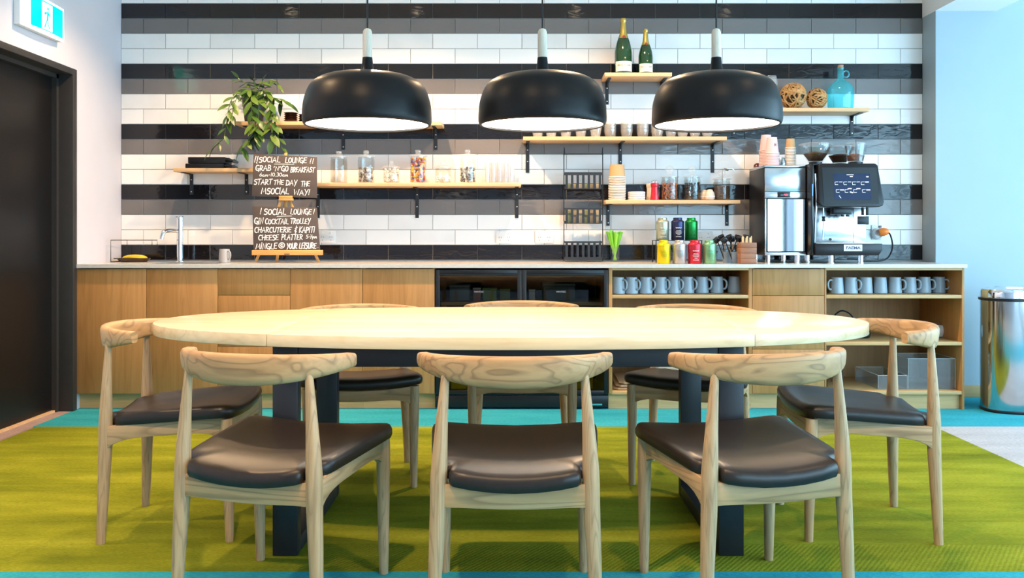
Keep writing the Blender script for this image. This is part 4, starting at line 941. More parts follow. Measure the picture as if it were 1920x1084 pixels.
dy = lambda D: D-5.78
stick('leg', (ex(480.5, 5.80), dy(5.79), 0.005), (ex(527, 5.80), dy(5.80), ez(377, 5.80)), 0.017, 0.010)
stick('leg', (ex(598.5, 5.80), dy(5.79), 0.005), (ex(543, 5.80), dy(5.80), ez(377, 5.80)), 0.017, 0.010)
stick('rear_leg', (ex(519, 6.0), dy(6.0), 0.004), (ex(535, 5.81), dy(5.82), ez(372, 5.81)), 0.017, 0.010)
stick('centre_post', (ex(535.5, 5.80), dy(5.80), ez(473, 5.80)), (ex(536, 5.80), dy(5.80), ez(286.5, 5.80)), 0.020, 0.009)
obj('ledge', MB().box(ex(474), ex(603.5), -0.058, 0.012, ez(478.5), ez(469)), M['easelwood'], er, bevel=0.003)
obj('clip', MB().box(ex(522), ex(547.5), -0.024, 0.018, ez(376), ez(371.6)).box(ex(522), ex(547.5), -0.024, -0.014, ez(371.6), ez(367)), M['easelwood'], er, bevel=0.002)
obj('maker_plate', MB().box(ex(535), ex(545), -0.0588, -0.0582, ez(477.5), ez(475.6)), M['board'], er)

# ================================================================== TAP, DISH AND WIRE HOLDER BY THE SINK
r = root('tap', (PX(337.5, 5.98), 5.98, WZ+0.0003), 'tall chrome column tap with short spout at the sink', 'tap')
H = PZ(406, 5.98)-WZ
obj('column', MB().lathe([(0.028,0),(0.028,0.006),(0.0215,0.008),(0.0215,H-0.03)], seg=28), M['chrome'], r)
obj('lever_cap', MB().lathe([(0.0225,H-0.0295),(0.0225,H-0.004),(0.019,H)], seg=28), M['chrome'], r)
obj('lever', MB().tube([(0,-0.02,H-0.015),(-0.005,-0.055,H-0.004)], 0.004, 8), M['chrome'], r)
zs = PZ(433.5, 5.9)-WZ
obj('spout', MB().tube(smoothpath([(-0.012,-0.012,zs),(-0.04,-0.05,zs+0.004),(-0.066,-0.10,zs-0.004),(-0.074,-0.115,zs-0.03),(-0.076,-0.118,zs-0.052)], 4), [0.013]*8+[0.015]*9, 14), M['chrome'], r)
r = root('oven_dish', (PX(250.5, 5.95), 5.95, WZ+0.0004), 'dark brown oval dish by the sink under a wire holder', 'dish')
obj('dish', MB().lathe([(0.085,0),(0.10,0.010),(0.112,0.026),(0.108,0.026),(0.09,0.010)], seg=32).xf(Matrix.Diagonal((1, 0.6, 1, 1))), plain('brown_glaze_dish', (0.05,0.020,0.012), 0.15), r, angle=50)
obj('rim_handle', MB().box(-0.125, -0.108, -0.02, 0.02, 0.020, 0.026), plain('brown_glaze_handle', (0.05,0.020,0.012), 0.15), r, bevel=0.002)
r = root('yellow_cloth', (PX(253, 5.95), 5.95, WZ+0.0130), 'bright yellow folded cloth heaped in the brown dish by the sink', 'cloth')
obj('cloth', MB().lathe([(0.075,0.0),(0.086,0.010),(0.075,0.024),(0.045,0.034),(0.01,0.036)], seg=28).xf(Matrix.Diagonal((1, 0.55, 1, 1))), plain('yellow_cloth', (0.75,0.50,0.02), 0.9, bmp=0.4, bs=60), r, angle=70)
obj('fold', MB().tube(smoothpath([(-0.07,-0.032,0.012),(-0.03,-0.046,0.018),(0.02,-0.045,0.017),(0.07,-0.03,0.012)], 4), 0.004, 6), plain('yellow_cloth_fold', (0.70,0.46,0.02), 0.9), r)
r = root('wire_holder', (PX(250, 5.95), 5.95, WZ+0.0004), 'thin black wire holder standing over the dish by the sink', 'holder')
H = PZ(450.5, 5.9)-WZ; xa, xb, xm = PX(206.5, 5.84)-PX(250, 5.95), PX(298, 5.9)-PX(250, 5.95), PX(285, 6.05)-PX(250, 5.95)
obj('front_wire', MB().tube([(xa,-0.10,0.002),(xa,-0.10,H),(xb,-0.08,H),(xb,-0.08,H-0.035)], 0.0026, 6), M['steel_black'], r)
obj('back_wire', MB().tube([(xa+0.02,0.10,0.002),(xa+0.02,0.10,H),(xm,0.10,H),(xm,0.10,H-0.035)], 0.0026, 6), M['steel_black'], r)
obj('side_wire', MB().tube([(xa,-0.10,H),(xa+0.02,0.10,H)], 0.0026, 6).tube([(xb,-0.08,H),(xm,0.10,H)], 0.0026, 6).tube([(xa,-0.10,0.003),(xa+0.02,0.10,0.003)], 0.0026, 6), M['steel_black'], r)

# ================================================================== WIRE RACK WITH THREE SLOTTED TRAYS
D = 6.03; zz = lambda y: PZ(y, D)-WZ-0.0004; xx = lambda x: PX(x, D)-PX(1093.5, D)
r = root('wire_rack', (PX(1093.5, D), D, WZ+0.0004), 'tall black wire rack with three slotted trays leaning on the tiles', 'rack')
obj('frame', MB().tube(smoothpath([(xx(1057.5),0,0.003),(xx(1057.5),0,zz(292)),(xx(1059),0,zz(289.5)),(xx(1061),0,zz(289)),(xx(1126),0,zz(289)),(xx(1129),0,zz(289.5)),(xx(1130),0,zz(292)),(xx(1130),0,0.003)], 3), 0.0032, 6), M['steel_black'], r)
def slot_tray(yt, yb, bar, foot):
    d0 = -0.105
    kD = (D+d0)/D
    z0, z1 = PZ(yb, D+d0)-WZ, PZ(yt, D+d0)-WZ; x0, x1 = PX(1058.5, D+d0)-PX(1093.5, D), PX(1129, D+d0)-PX(1093.5, D)
    t = obj('tray', MB().box(x0, x1, d0, d0+0.003, z1-bar, z1).box(x0, x1, d0, d0+0.003, z0, z0+foot).box(x0, x1, d0+0.003, -0.008, z0, z0+0.003)
            .box(x0, x0+0.003, d0+0.003, -0.008, z0+0.003, z0+0.02).box(x1-0.003, x1, d0+0.003, -0.008, z0+0.003, z0+0.02).box(x0, x1, -0.011, -0.008, z0, z0+0.02), M['steel_black'], r, smooth=False)
    for i in range(7):
        x = x0+0.006+(x1-x0-0.028)*i/6.0
        obj('slat', MB().box(x, x+0.016, d0, d0+0.003, z0+foot, z1-bar), M['steel_black'], t, smooth=False)
    for x in (x0+0.004, x1-0.004): obj('hook_wire', MB().tube([(x,d0+0.004,z1-0.006),(x,-0.004,z1+0.002)], 0.0026, 6), M['steel_black'], t)
    return z0+WZ+0.003, D+d0
t1 = slot_tray(323, 354.5, 0.020, 0.004); t2 = slot_tray(390, 419.5, 0.010, 0.004); t3 = slot_tray(452.5, 488.0, 0.012, 0.020)
SACH = [plain('sachet_green', (0.15,0.17,0.09), 0.6), plain('sachet_cream', (0.34,0.29,0.21), 0.6), plain('sachet_tan', (0.24,0.19,0.13), 0.6)]
def sachets(tz, Dt, n, h, words):
    for i in range(n):
        x = PX(1066+i*(57.0/(n-1)), Dt); w = 0.034
        r_ = root('tea_sachet', (x, Dt+0.022+0.006*(i % 2), tz+0.0006), 'folded tea sachet, %s from the left in the %s tray of the wire rack' % (['first', 'second', 'third', 'fourth', 'fifth', 'sixth'][i], words), 'sachet', 'tea sachets in the %s tray' % words)
        obj('sachet', MB().box(-w/2, w/2, 0, 0.045, 0, h), SACH[(i*2) % 3], r_, bevel=0.003)
        obj('seal', MB().box(-w/2+0.001, w/2-0.001, 0.020, 0.024, h+0.0002, h+0.006), SACH[(i*2+1) % 3], r_)
sachets(t1[0], t1[1], 6, 0.032, 'top'); sachets(t2[0], t2[1], 6, 0.085, 'middle')
# glass of green sticks
r = root('glass_of_sticks', (PX(1153, 5.97), 5.97, WZ+0.0004), 'clear glass vase beside the wire rack holding green grass', 'vase')
obj('glass', MB().lathe([(0.028,0),(0.030,0.004),(0.038,0.10),(0.0365,0.10),(0.0285,0.010)], seg=24), M['glass'], r, angle=50)
GR = [plain('fresh_green', (0.16,0.50,0.02), 0.45), plain('fresh_green_b', (0.26,0.62,0.04), 0.45)]
r2 = root('green_grass', (PX(1153, 5.97), 5.97, WZ+0.0125), 'bunch of fresh bright green grass blades standing in the glass vase', 'grass')
for i in range(15):
    rng = random.Random(i); a = -0.34+0.68*i/14+rng.uniform(-0.05, 0.05); L_ = rng.uniform(0.175, 0.205)
    if -0.02 < a < 0.10: L_ *= 0.93
    y0 = rng.uniform(-0.012, 0.012); x0 = -a*0.03
    w = 0.0055
    obj('blade', MB().tube([(x0,y0,0),(x0+math.sin(a)*L_*0.5,y0*1.3,math.cos(a)*L_*0.5),(x0+math.sin(a)*L_,y0*1.8,math.cos(a)*L_)], [w*0.8,w,w*1.2], 6, flat=0.4), GR[i % 2], r2)

# ================================================================== TEA TINS
def tin_mesh():
    return (MB().lathe([(0.0400,0),(0.0415,0.002),(0.0415,0.108)], seg=32, cap1=True),
            MB().lathe(smoothpath([(0.0420,0.1085),(0.0420,0.114),(0.0395,0.124),(0.0300,0.130),(0.0285,0.133),(0.0285,0.142),(0.026,0.1455)], 3), seg=32))
def tin(x, D, zb, col, label, prt=(0.8,0.8,0.78), metal=0.65):
    r = root('tea_tin', (PX(x, D), D, zb), label, 'tin', 'round tea tins on the worktop'); mt = plain('tin_lacquer', col, 0.28, metal, var=0.04)
    b, l = tin_mesh(); obj('body', b, mt, r, angle=40); obj('lid', l, mt, r, angle=40)
    # printed lines wrapped round the front
    mb = MB(); pm = plain('tin_print', prt, 0.5)
    for (z, w, th) in ((0.078,0.020,0.008),(0.060,0.016,0.0025),(0.052,0.021,0.002),(0.044,0.018,0.002),(0.034,0.010,0.002),(0.022,0.019,0.002)):
        n = 10; vs = []
        for i in range(n+1):
            a = -PI/2+(-w+2*w*i/n)/0.0415; wob = 0.003*math.sin(i*2.2) if th > 0.005 else 0
            hh = th*(0.35 if th > 0.005 else 1)
            vs += [(0.0417*math.cos(a), 0.0417*math.sin(a), z+wob), (0.0417*math.cos(a), 0.0417*math.sin(a), z+wob+hh)]
        mb.add(vs, [(2*i, 2*i+2, 2*i+3, 2*i+1) for i in range(n)])
    obj('print', mb, pm, r, smooth=False)
TD1 = 5.56; TD2 = 5.80; RZ = PZ(450.6, TD2)
tin(1244.3, TD1, WZ+0.0004, (0.78,0.60,0.01), 'yellow tea tin, lower row', (0.45,0.36,0.02))
tin(1274, TD1, WZ+0.0004, (0.46,0.43,0.42), 'silver grey tea tin, lower row', (0.25,0.24,0.24))
tin(1302.5, TD1, WZ+0.0004, (0.60,0.03,0.05), 'red tea tin, lower row')
tin(1330, TD1, WZ+0.0004, (0.22,0.46,0.24), 'mint green tea tin, lower row', (0.10,0.22,0.12))
tin(1242.3, TD2, RZ+0.0004, (0.42,0.46,0.36), 'pale sage tea tin on the raised rack', (0.66,0.68,0.6))
tin(1270.5, TD2, RZ+0.0004, (0.03,0.035,0.09), 'navy blue tea tin on the raised rack')
tin(1296, TD2+0.05, RZ+0.0004, (0.01,0.26,0.05), 'dark green tea tin on the raised rack', (0.01,0.24,0.05))
r = root('tin_riser', (PX(1270, TD2), TD2, WZ+0.0004), 'low black metal riser holding the upper tea tins', 'riser')
hz = RZ-WZ-0.0006; xa, xb = PX(1227, TD2)-PX(1270, TD2), PX(1314, TD2)-PX(1270, TD2)
obj('plate', MB().box(xa, xb, -0.05, 0.11, hz-0.004, hz), M['steel_black'], r)
for x in (xa+0.004, xb-0.004):
    for y in (-0.045, 0.10): obj('leg', MB().tube([(x,y,0.0),(x,y,hz-0.004)], 0.0032, 6), M['steel_black'], r)

# ================================================================== SCOOPS AND STIRRERS
SLS = plain('brown_stirrer', (0.30,0.16,0.05), 0.6)
for i, (x, D, lab) in enumerate(((1363, 5.70, 'slate blue paper cup holding stirrers, the left one'), (1378, 5.62, 'slate blue paper cup holding black scoops, the right one'))):
    tag(obj('paper_cup', MB().lathe([(0.024,0),(0.025,0.002),(0.0335,0.068),(0.0345,0.070),(0.0345,0.072),(0.032,0.072),(0.0235,0.004)], seg=24), M['bluecup'], None, (PX(x, D), D, WZ+0.0004), angle=40), lab, 'paper cup', 'slate blue cups on the worktop')
    rng = random.Random(20+i)
    N4 = ['first', 'second', 'third', 'fourth']; LR = 'left' if i == 0 else 'right'
    for j in range(4):
        a = -0.40+0.27*j; b_ = 0.20 if j % 2 else -0.20; L_ = (0.125, 0.140, 0.128, 0.138)[j]
        rr = root('black_scoop', (PX(x, D)+0.010*(j-1.5), D+b_*0.05, WZ+0.008), 'black plastic scoop, %s from the left in the %s slate blue cup' % (N4[j], LR), 'scoop', 'black scoops in the slate blue cups')
        tip = Vector((math.sin(a)*L_, math.sin(b_)*L_*0.7, L_))
        obj('handle', MB().tube([(0,0,0), tip], 0.0035, 6), M['black_plastic'], rr)
        mb = MB().box(-0.020, 0.020, -0.013, 0.013, 0, 0.034).xf(Matrix.Translation(tip) @ Matrix.Rotation(a*1.2-0.25, 4, 'Y') @ Matrix.Rotation(0.3, 4, 'X'))
        obj('bowl', mb, M['black_gloss'], rr, bevel=0.007, seg=3)
    for j in range(4):
        a = -0.30+0.2*j; L_ = 0.105+0.008*(j % 2)
        tag(obj('stirrer', MB().tube([(0,0,0),(math.sin(a)*L_,0.0,math.cos(a)*L_)], 0.0025, 5), SLS, None, (PX(x, D)+0.005*(j-1.5), D+(0.004 if j % 2 else -0.004), WZ+0.008)), 'brown wooden stirrer, %s from the left in the %s slate blue cup' % (N4[j], LR), 'stirrer', 'stirrers in the slate blue cups')
D = 5.50; r = root('stick_box', (PX(1404, D), D, WZ+0.0004), 'reddish wooden box full of pale stirrers beside the milk cooler', 'box')
w = 15.0*D/F; H = PZ(455, D)-WZ
for i in range(4):
    z0 = H*i/4
    obj('board', MB().box(-w, w, 0, 0.008, z0+0.0005, z0+H/4-0.0005).box(-w, w, 0.082, 0.09, z0+0.0005, z0+H/4-0.0005).box(-w, -w+0.008, 0.0082, 0.0818, z0+0.0005, z0+H/4-0.0005).box(w-0.008, w, 0.0082, 0.0818, z0+0.0005, z0+H/4-0.0005), M['redwood'], r, bevel=0.001)
obj('base', MB().box(-w+0.009, w-0.009, 0.009, 0.081, 0.0005, 0.006), M['redwood'], r)
for i in range(9):
    tag(obj('stirrer', MB().box(-0.0032, 0.0032, -0.001, 0.001, 0, PZ(444, D)-WZ-0.008+0.006*math.sin(i*1.7)), M['stick'], None, (PX(1394+i*2.4, D), D+0.03+0.012*(i % 3), WZ+0.0075), bevel=0.0005), 'flat pale wooden stirrer, %s from the left in the reddish box' % ('first second third fourth fifth sixth seventh eighth ninth'.split()[i]), 'stirrer', 'pale stirrers in the reddish box')

# ================================================================== MILK COOLER
D = 5.69; x0, x1 = PX(1433, D), PX(1510.5, D); r = root('milk_cooler', ((x0+x1)/2, D, WZ+0.0004), 'tall narrow milk cooler with mirrored door beside the coffee machine', 'milk cooler')
w = (x1-x0)/2; Z = lambda y: PZ(y, D)-WZ-0.0004; dep = 0.36
obj('housing', MB().box(-w, w, 0.004, dep, Z(478.5), Z(314.5)), M['black_plastic'], r, bevel=0.003)
obj('top_plate', MB().box(-w-0.001, w+0.001, -0.002, dep, Z(314.4), Z(309.5)), M['brushed'], r, bevel=0.004)
obj('upper_panel', MB().box(-w+0.002, w-0.002, -0.006, 0.0038, Z(359), Z(315.2)), M['brushed'], r, bevel=0.002)
obj('upper_inset', MB().box(-w+0.012, w-0.024, -0.0075, -0.0061, Z(356), Z(319)), M['brushed'], r, bevel=0.0008)
cs = obj('control_strip', MB().box(-w+0.002, w-0.002, -0.006, 0.0038, Z(371.6), Z(359.6)), M['brushed'], r, bevel=0.001)
dp = obj('display', MB().box(PX(1457, D)-(x0+x1)/2, PX(1481, D)-(x0+x1)/2, -0.010, -0.0061, Z(370.5), Z(360.2)), M['black_gloss'], cs, bevel=0.003)
text_mesh('digits', '4.0', 0.018, emit('red_digits', (1.0,0.05,0.08), 3.0), cs, (0.002, -0.0104, Z(365.5)), depth=0.0001)
obj('door', MB().box(-w+0.014, w-0.005, -0.010, 0.0038, Z(472.5), Z(372.6)), M['black_gloss'], r, bevel=0.001)
obj('mirror', MB().box(-w+0.020, w-0.009, -0.0115, -0.0101, Z(471), Z(374)), M['mirror'], r, smooth=False)
obj('door_edge', MB().box(-w+0.002, -w+0.0125, -0.006, 0.0038, Z(472.5), Z(372.6)), M['brushed'], r, bevel=0.001)
obj('bottom_trim', MB().box(-w+0.001, w-0.001, -0.008, 0.0038, Z(479), Z(473)), M['brushed'], r, bevel=0.002)
for x in (-w+0.03, w-0.045):
    for y in (0.03, dep-0.04): obj('foot', MB().lathe([(0.018,0),(0.018,Z(478.6))], (x,y,0), 16), M['chrome'], r)
ZC = PZ(309.5, D)+0.0004
cup_stack(1436.5, 5.90, ZC, 0.044, 0.031, 0.105, 12, 0.0098, M['pink'], M['pink_rim'], '', 'pink paper cup, %s from the top of the rear stack on the milk cooler', 'pink paper cup topping the rear stack on the milk cooler', 'pink paper cups, rear stack', marks=True)
cup_stack(1447.5, 5.78, ZC, 0.044, 0.031, 0.105, 9, 0.0098, M['pink'], M['pink_rim'], '', 'pink paper cup, %s from the top of the front stack on the milk cooler', 'pink paper cup topping the front stack on the milk cooler', 'pink paper cups, front stack', marks=True)
cup_stack(1482, 5.80, ZC, 0.032, 0.025, 0.062, 13, 0.0096, M['kraft'], M['cup_rim'], '', 'small pale paper cup, %s from the top of the slim stack on the milk cooler', 'small brown paper cup topping the slim stack on the milk cooler', 'small paper cups on the milk cooler')
r = root('milk_jug', (PX(1463, 5.97), 5.97, ZC), 'rounded steel milk jug behind the cup stacks on the milk cooler', 'jug')
obj('body', MB().lathe(smoothpath([(0.030,0),(0.038,0.004),(0.040,0.03),(0.034,0.055),(0.028,0.070)], 4), seg=24), M['brushed'], r, angle=60)
obj('handle', MB().tube(smoothpath([(0.030,0,0.062),(0.055,0,0.058),(0.055,0,0.025),(0.038,0,0.018)], 4), 0.004, 6), M['brushed'], r)
r = root('dark_red_bowl', (PX(1420, 6.0), 6.0, ZC), 'dark red upturned bowl at the back corner of the milk cooler', 'bowl')
obj('dome', MB().lathe([(0.024,0),(0.025,0.012),(0.022,0.028),(0.010,0.036)], seg=20), plain('dark_red', (0.10,0.02,0.03), 0.3), r, angle=60)
obj('band', MB().lathe([(0.0254,0.002),(0.0254,0.010)], seg=20, cap0=False, cap1=False), M['brushed'], r)

# ================================================================== COFFEE MACHINE
D = 5.58; xm = PX(1591, D); r = root('coffee_machine', (xm, D, WZ+0.0004), 'large black bean-to-cup coffee machine with touch screen', 'coffee machine')
X = lambda x, d=D: PX(x, d)-xm
Z = lambda y, d=D: PZ(y, d)-WZ-0.0004
dep = 0.46
zb, zt = Z(479), Z(457)
obj('base_tray', MB().prism_y([(X(1529), zt), (X(1655), zt), (X(1655), Z(469)), (X(1648), zb), (X(1529), zb)], 0, dep), M['black_plastic'], r, bevel=0.004)
obj('drip_grid', MB().box(X(1531), X(1640), 0.012, 0.14, zt+0.0003, zt+0.006), M['brushed'], r, bevel=0.001)
obj('column', MB().box(X(1533), X(1640), 0.15, dep, zt+0.0004, Z(388)), M['black_plastic'], r, smooth=False)
bp_ = obj('steel_back', MB().box(X(1541), X(1640), 0.138, 0.1496, zt+0.0065, Z(389)), M['brushed'], r, bevel=0.001)
obj('seam', MB().box(X(1600.6, D+0.13), X(1601.4, D+0.13), 0.1372, 0.1379, zt+0.007, Z(389)), M['black_plastic'], bp_)
obj('pot_slot', MB().box(X(1608.5, D+0.13), X(1630, D+0.13), 0.1366, 0.1379, Z(421, D+0.13), Z(405.5, D+0.13)), M['black_plastic'], bp_, bevel=0.0005)
obj('knob', MB().lathe([(0.009,0),(0.008,0.006)], seg=16).xf(Matrix.Translation((X(1557.5, D+0.13), 0.1378, Z(449, D+0.13))) @ Matrix.Rotation(PI/2, 4, 'X')), M['black_plastic'], bp_)
obj('left_panel', MB().prism_x([(0.02, zb), (dep, zb), (dep, Z(306)), (0.03, Z(306)), (0.02, Z(320))], X(1523), X(1528.6)), M['black_gloss'], r, bevel=0.003)
obj('chrome_strip', MB().tube(smoothpath([(X(1531.5),0.03,Z(325)),(X(1533),0.03,Z(350)),(X(1534),0.03,Z(380)),(X(1532),0.035,Z(420)),(X(1531.5),0.04,Z(455))], 4), 0.0065, 10), M['chrome'], r)
obj('blue_light', MB().box(X(1524.5), X(1526), 0.0185, 0.0199, Z(367), Z(345)), emit('blue_light', (0.05,0.15,1.0), 3.0), r)
# screen head: leans back towards the top, rounded corners
hd = MB().prism_y([(X(1536), Z(309)), (X(1540), Z(306)), (X(1643), Z(306)), (X(1647.5), Z(309.5)), (X(1655), Z(379)), (X(1652.5), Z(385.5)), (X(1645), Z(388.5)), (X(1544), Z(388.5)), (X(1536), Z(385.5)), (X(1532.8), Z(379))], -0.03, 0.149)
hd.v = [(x, (y+(z-Z(388))*0.16 if y < 0.1 else y), z) for x, y, z in hd.v]
hd.f = [tuple(reversed(f)) for f in hd.f]
head = obj('screen_head', hd, M['black_plastic'], r, bevel=0.006, seg=3)
fy = lambda y: -0.03+(Z(y)-Z(388))*0.16
def onhead(name, x0, x1, y0, y1, t, mat, off):
    a, b = Z(y1), Z(y0); v = []
    for tt in (-off-t, -off): v += [(X(x0), fy(y1)+tt, a), (X(x1), fy(y1)+tt, a), (X(x1), fy(y0)+tt, b), (X(x0), fy(y0)+tt, b)]
    return obj(name, MB().add(v, [(0,1,2,3),(7,6,5,4),(0,4,5,1),(1,5,6,2),(2,6,7,3),(3,7,4,0)]), mat, head, smooth=False)
onhead('front_glass', 1542, 1644.5, 314, 382, 0.002, M['black_gloss'], 0.0002)
onhead('screen', 1562, 1631, 325.5, 375, 0.0006, emit('screen_glow', (0.012,0.022,0.055), 0.6), 0.0023)
ic = MB()
def icon(pts, w=0.0022):
    tmp = MB(); ribbon(tmp, [(X(x), Z(y)) for x, y in pts], w)
    ic.add([(x, -0.0042+(-0.03+(z-Z(388))*0.16), z) for x, y, z in tmp.v], tmp.f)
for row, yy in enumerate((342.5, 357)):
    for q in range(4):
        x = 1564.5+16.3*q+1.5*row
        icon([(x+6,yy-1.2),(x,yy-1.0),(x,yy+4),(x+5.5,yy+4)], 0.0016)
        bx, by = (x+11, yy-1) if row == 0 else (x+11-(2 if q in (1, 2) else 0), yy-(3 if q in (1, 2) else 0.5))
        icon([(bx-2.6,by),(bx+2.6,by)], 0.006 if (row == 1 or q == 3) else 0.003)
icon([(1587.5,327.8),(1600,327.8)], 0.0022); icon([(1594,331.2),(1597.5,331.2)], 0.006); icon([(1624.5,331.5),(1627,331.5)], 0.006); icon([(1571,367.5),(1574,371.5)], 0.003); icon([(1592.5,360.5),(1596,361.5)], 0.007)
obj('screen_icons', ic, emit('icon_white', (0.85,0.92,1.0), 1.3), head, smooth=False)
# spouts
obj('coffee_spout', MB().box(X(1566), X(1600), 0.03, 0.09, Z(402), Z(389.5)).box(X(1572), X(1577), 0.04, 0.06, Z(406), Z(402.2)).box(X(1583), X(1588), 0.04, 0.06, Z(406), Z(402.2)).box(X(1592), X(1597), 0.04, 0.06, Z(406), Z(402.2)), M['black_plastic'], r, bevel=0.002)
for x in (1623.5, 1632): obj('water_spout', MB().tube([(X(x),0.05,Z(389)),(X(x),0.05,Z(403))], 0.009, 12), M['black_plastic'], r)
obj('steam_wand', MB().tube(smoothpath([(X(1549),0.05,Z(389.5)),(X(1549.5),0.05,Z(410)),(X(1548.5),0.045,Z(430)),(X(1547),0.04,Z(450))], 3), 0.0045, 10), M['chrome'], r)
obj('wand_grip', MB().lathe([(0.006,-0.016),(0.012,-0.012),(0.008,0.0),(0.012,0.012),(0.006,0.016)], (X(1549.3),0.049,Z(410)), 14), M['black_plastic'], r)
pl = obj('name_plate', MB().box(X(1582), X(1616.5), -0.003, -0.0002, Z(471), Z(458.8)), M['white_plastic'], r, bevel=0.002)
obj('plate_face', MB().box(X(1583.3), X(1615.2), -0.0036, -0.0031, Z(470), Z(459.8)), plain('plate_silver', (0.62,0.64,0.70), 0.4), pl)
text_mesh('lettering', 'FAEMA', 0.024, plain('plate_print', (0.10,0.09,0.16), 0.5), pl, (X(1599.3), -0.0040, Z(465)), sx=1.22, bold=0.0006)
for x in (1543, 1561, 1592, 1617):
    obj('foot', MB().lathe([(0.022,0),(0.022,0.006),(0.017,0.008),(0.017,zb-0.001)], (X(x), 0.03 if x in (1561, 1617) else 0.30, 0), 16), M['chrome'] if x != 1592 else M['black_plastic'], r)
# bean hoppers
def hopper(x, Dd, rt, rb, h, zbase, fillmat, lev, conical=True):
    hp = obj('hopper', MB().lathe([(rb,0),(rt,h*0.72),(rt,h*0.86),(rt*0.97,h*0.87),(rt-0.003,h*0.84),(rb-0.002,0.006)], (PX(x, Dd)-xm, Dd-D, zbase), 30), M['glass'], r, angle=40)
    obj('hopper_lid', MB().lathe([(rt+0.002,h*0.875),(rt+0.002,h*0.91),(rt*0.8,h*0.97),(rt*0.3,h)], (PX(x, Dd)-xm, Dd-D, zbase), 30), M['glass_t'], hp, angle=40)
    obj('hopper_neck', MB().lathe([(rb*0.9,-0.018),(rb*0.9,-0.0005)], (PX(x, Dd)-xm, Dd-D, zbase), 24), M['black_plastic'], hp)
    q = lev; rr_ = rb+(rt-rb)*q/0.72
    tag(obj('beans', MB().lathe([(rb*0.93,0.007),(rr_*0.94,h*q*0.98),(rr_*0.5,h*(q+0.07)),(0.002,h*(q+0.09))], (PX(x, Dd)-xm, Dd-D, zbase), 26), fillmat, hp, angle=60), kind='stuff')
BM = plain('roasted_beans', (0.075,0.030,0.015), 0.4, var=0.6, vs=160, bmp=1.0, bs=160); CP = plain('chocolate_powder', (0.16,0.065,0.04), 0.9, var=0.15, vs=60)
zt_ = Z(306)+0.0185
hopper(1529, 5.72, 0.103, 0.045, 0.125, zt_, BM, 0.42); hopper(1574, 5.88, 0.095, 0.045, 0.12, zt_+0.004, BM, 0.42); hopper(1604, 5.72, 0.068, 0.050, 0.128, zt_, CP, 0.32)
obj('top_deck', MB().box(X(1523), X(1645), 0.05, dep, Z(308), Z(306)), M['black_plastic'], r, smooth=False)

# ================================================================== POWER SOCKETS, PLUG
def socket(x0, x1, y0, y1, label):
    Dw = DW-0.001; w = (PX(x1, Dw)-PX(x0, Dw))/2; h = (PZ(y0, Dw)-PZ(y1, Dw))/2
    r = root('power_socket', (PX((x0+x1)/2, Dw), Dw, PZ((y0+y1)/2, Dw)), label, 'socket', 'white double power sockets on the tiles')
    obj('plate', MB().box(-w, w, -0.009, 0, -h, h), M['white_plastic'], r, bevel=0.003)
    for s in (-1, 1):
        obj('switch', MB().box(s*w*0.5-0.006, s*w*0.5+0.006, -0.0115, -0.0091, h*0.45, h*0.80), M['white_plastic'], r, bevel=0.001)
        mb = MB()
        for (dx, dz, rot) in ((-0.007,-h*0.05,0.5), (0.007,-h*0.05,-0.5), (0,-h*0.55,0)):
            mb.add(*(lambda q: (q.v, q.f))(MB().box(-0.0014, 0.0014, -0.0004, 0, -0.0045, 0.0045).xf(Matrix.Translation((s*w*0.5+dx, -0.0091, dz)) @ Matrix.Rotation(rot, 4, 'Y'))))
        obj('pin_holes', mb, M['socket_hole'], r, smooth=False)
socket(597, 629, 432.5, 455.5, 'white double power socket just right of the chalkboards')
socket(930, 961.5, 433, 456, 'white double power socket below the slim glasses, midway along the tiles')
socket(1003, 1037.5, 433, 456, 'white double power socket beside the black wire rack')
socket(1306, 1336, 434, 456, 'white double power socket half hidden behind the tea tins')
Dw = DW-0.001
r = root('isolator_socket', (PX(1643, Dw), Dw, PZ(437, Dw)), 'round white wall socket beside the coffee machine', 'socket')
obj('plate', MB().box(-0.035, 0.035, -0.008, 0, -0.045, 0.055), M['white_plastic'], r, bevel=0.004)
obj('ring', MB().lathe([(0.038,0),(0.038,0.02),(0.028,0.03),(0.026,0.022)], seg=28).xf(Matrix.Translation((0, -0.0081, -0.005)) @ Matrix.Rotation(PI/2, 4, 'X')), M['white_plastic'], r)
obj('switch', MB().box(0.012, 0.030, -0.018, -0.0082, 0.036, 0.050), plain('grey_switch', (0.10,0.10,0.14), 0.4), r, bevel=0.002)
r = root('orange_plug', (PX(1648, 6.03), 6.03, PZ(436, 6.03)), 'orange power plug with black cable beside the coffee machine', 'plug')
obj('plug_body', MB().lathe([(0.020,0.0),(0.026,0.004),(0.028,0.03),(0.022,0.05),(0.012,0.062)], seg=20).xf(Matrix.Rotation(math.radians(82), 4, 'Y') @ Matrix.Rotation(0.35, 4, 'X')), plain('orange_plastic', (0.85,0.20,0.02), 0.35), r, angle=40)
q = lambda x, y, D: tuple(P(x, y, D)-Vector((PX(1648, 6.03), 6.03, PZ(436, 6.03))))
obj('cable', MB().tube(smoothpath([q(1664,436,6.02), q(1669,440,6.0), q(1673,455,5.98), q(1672,470,5.95), q(1664,484,5.90), q(1652,489.0,5.87), q(1636,489.6,5.86), q(1618,489.6,5.86)], 5), 0.0052, 8), M['black_plastic'], r)

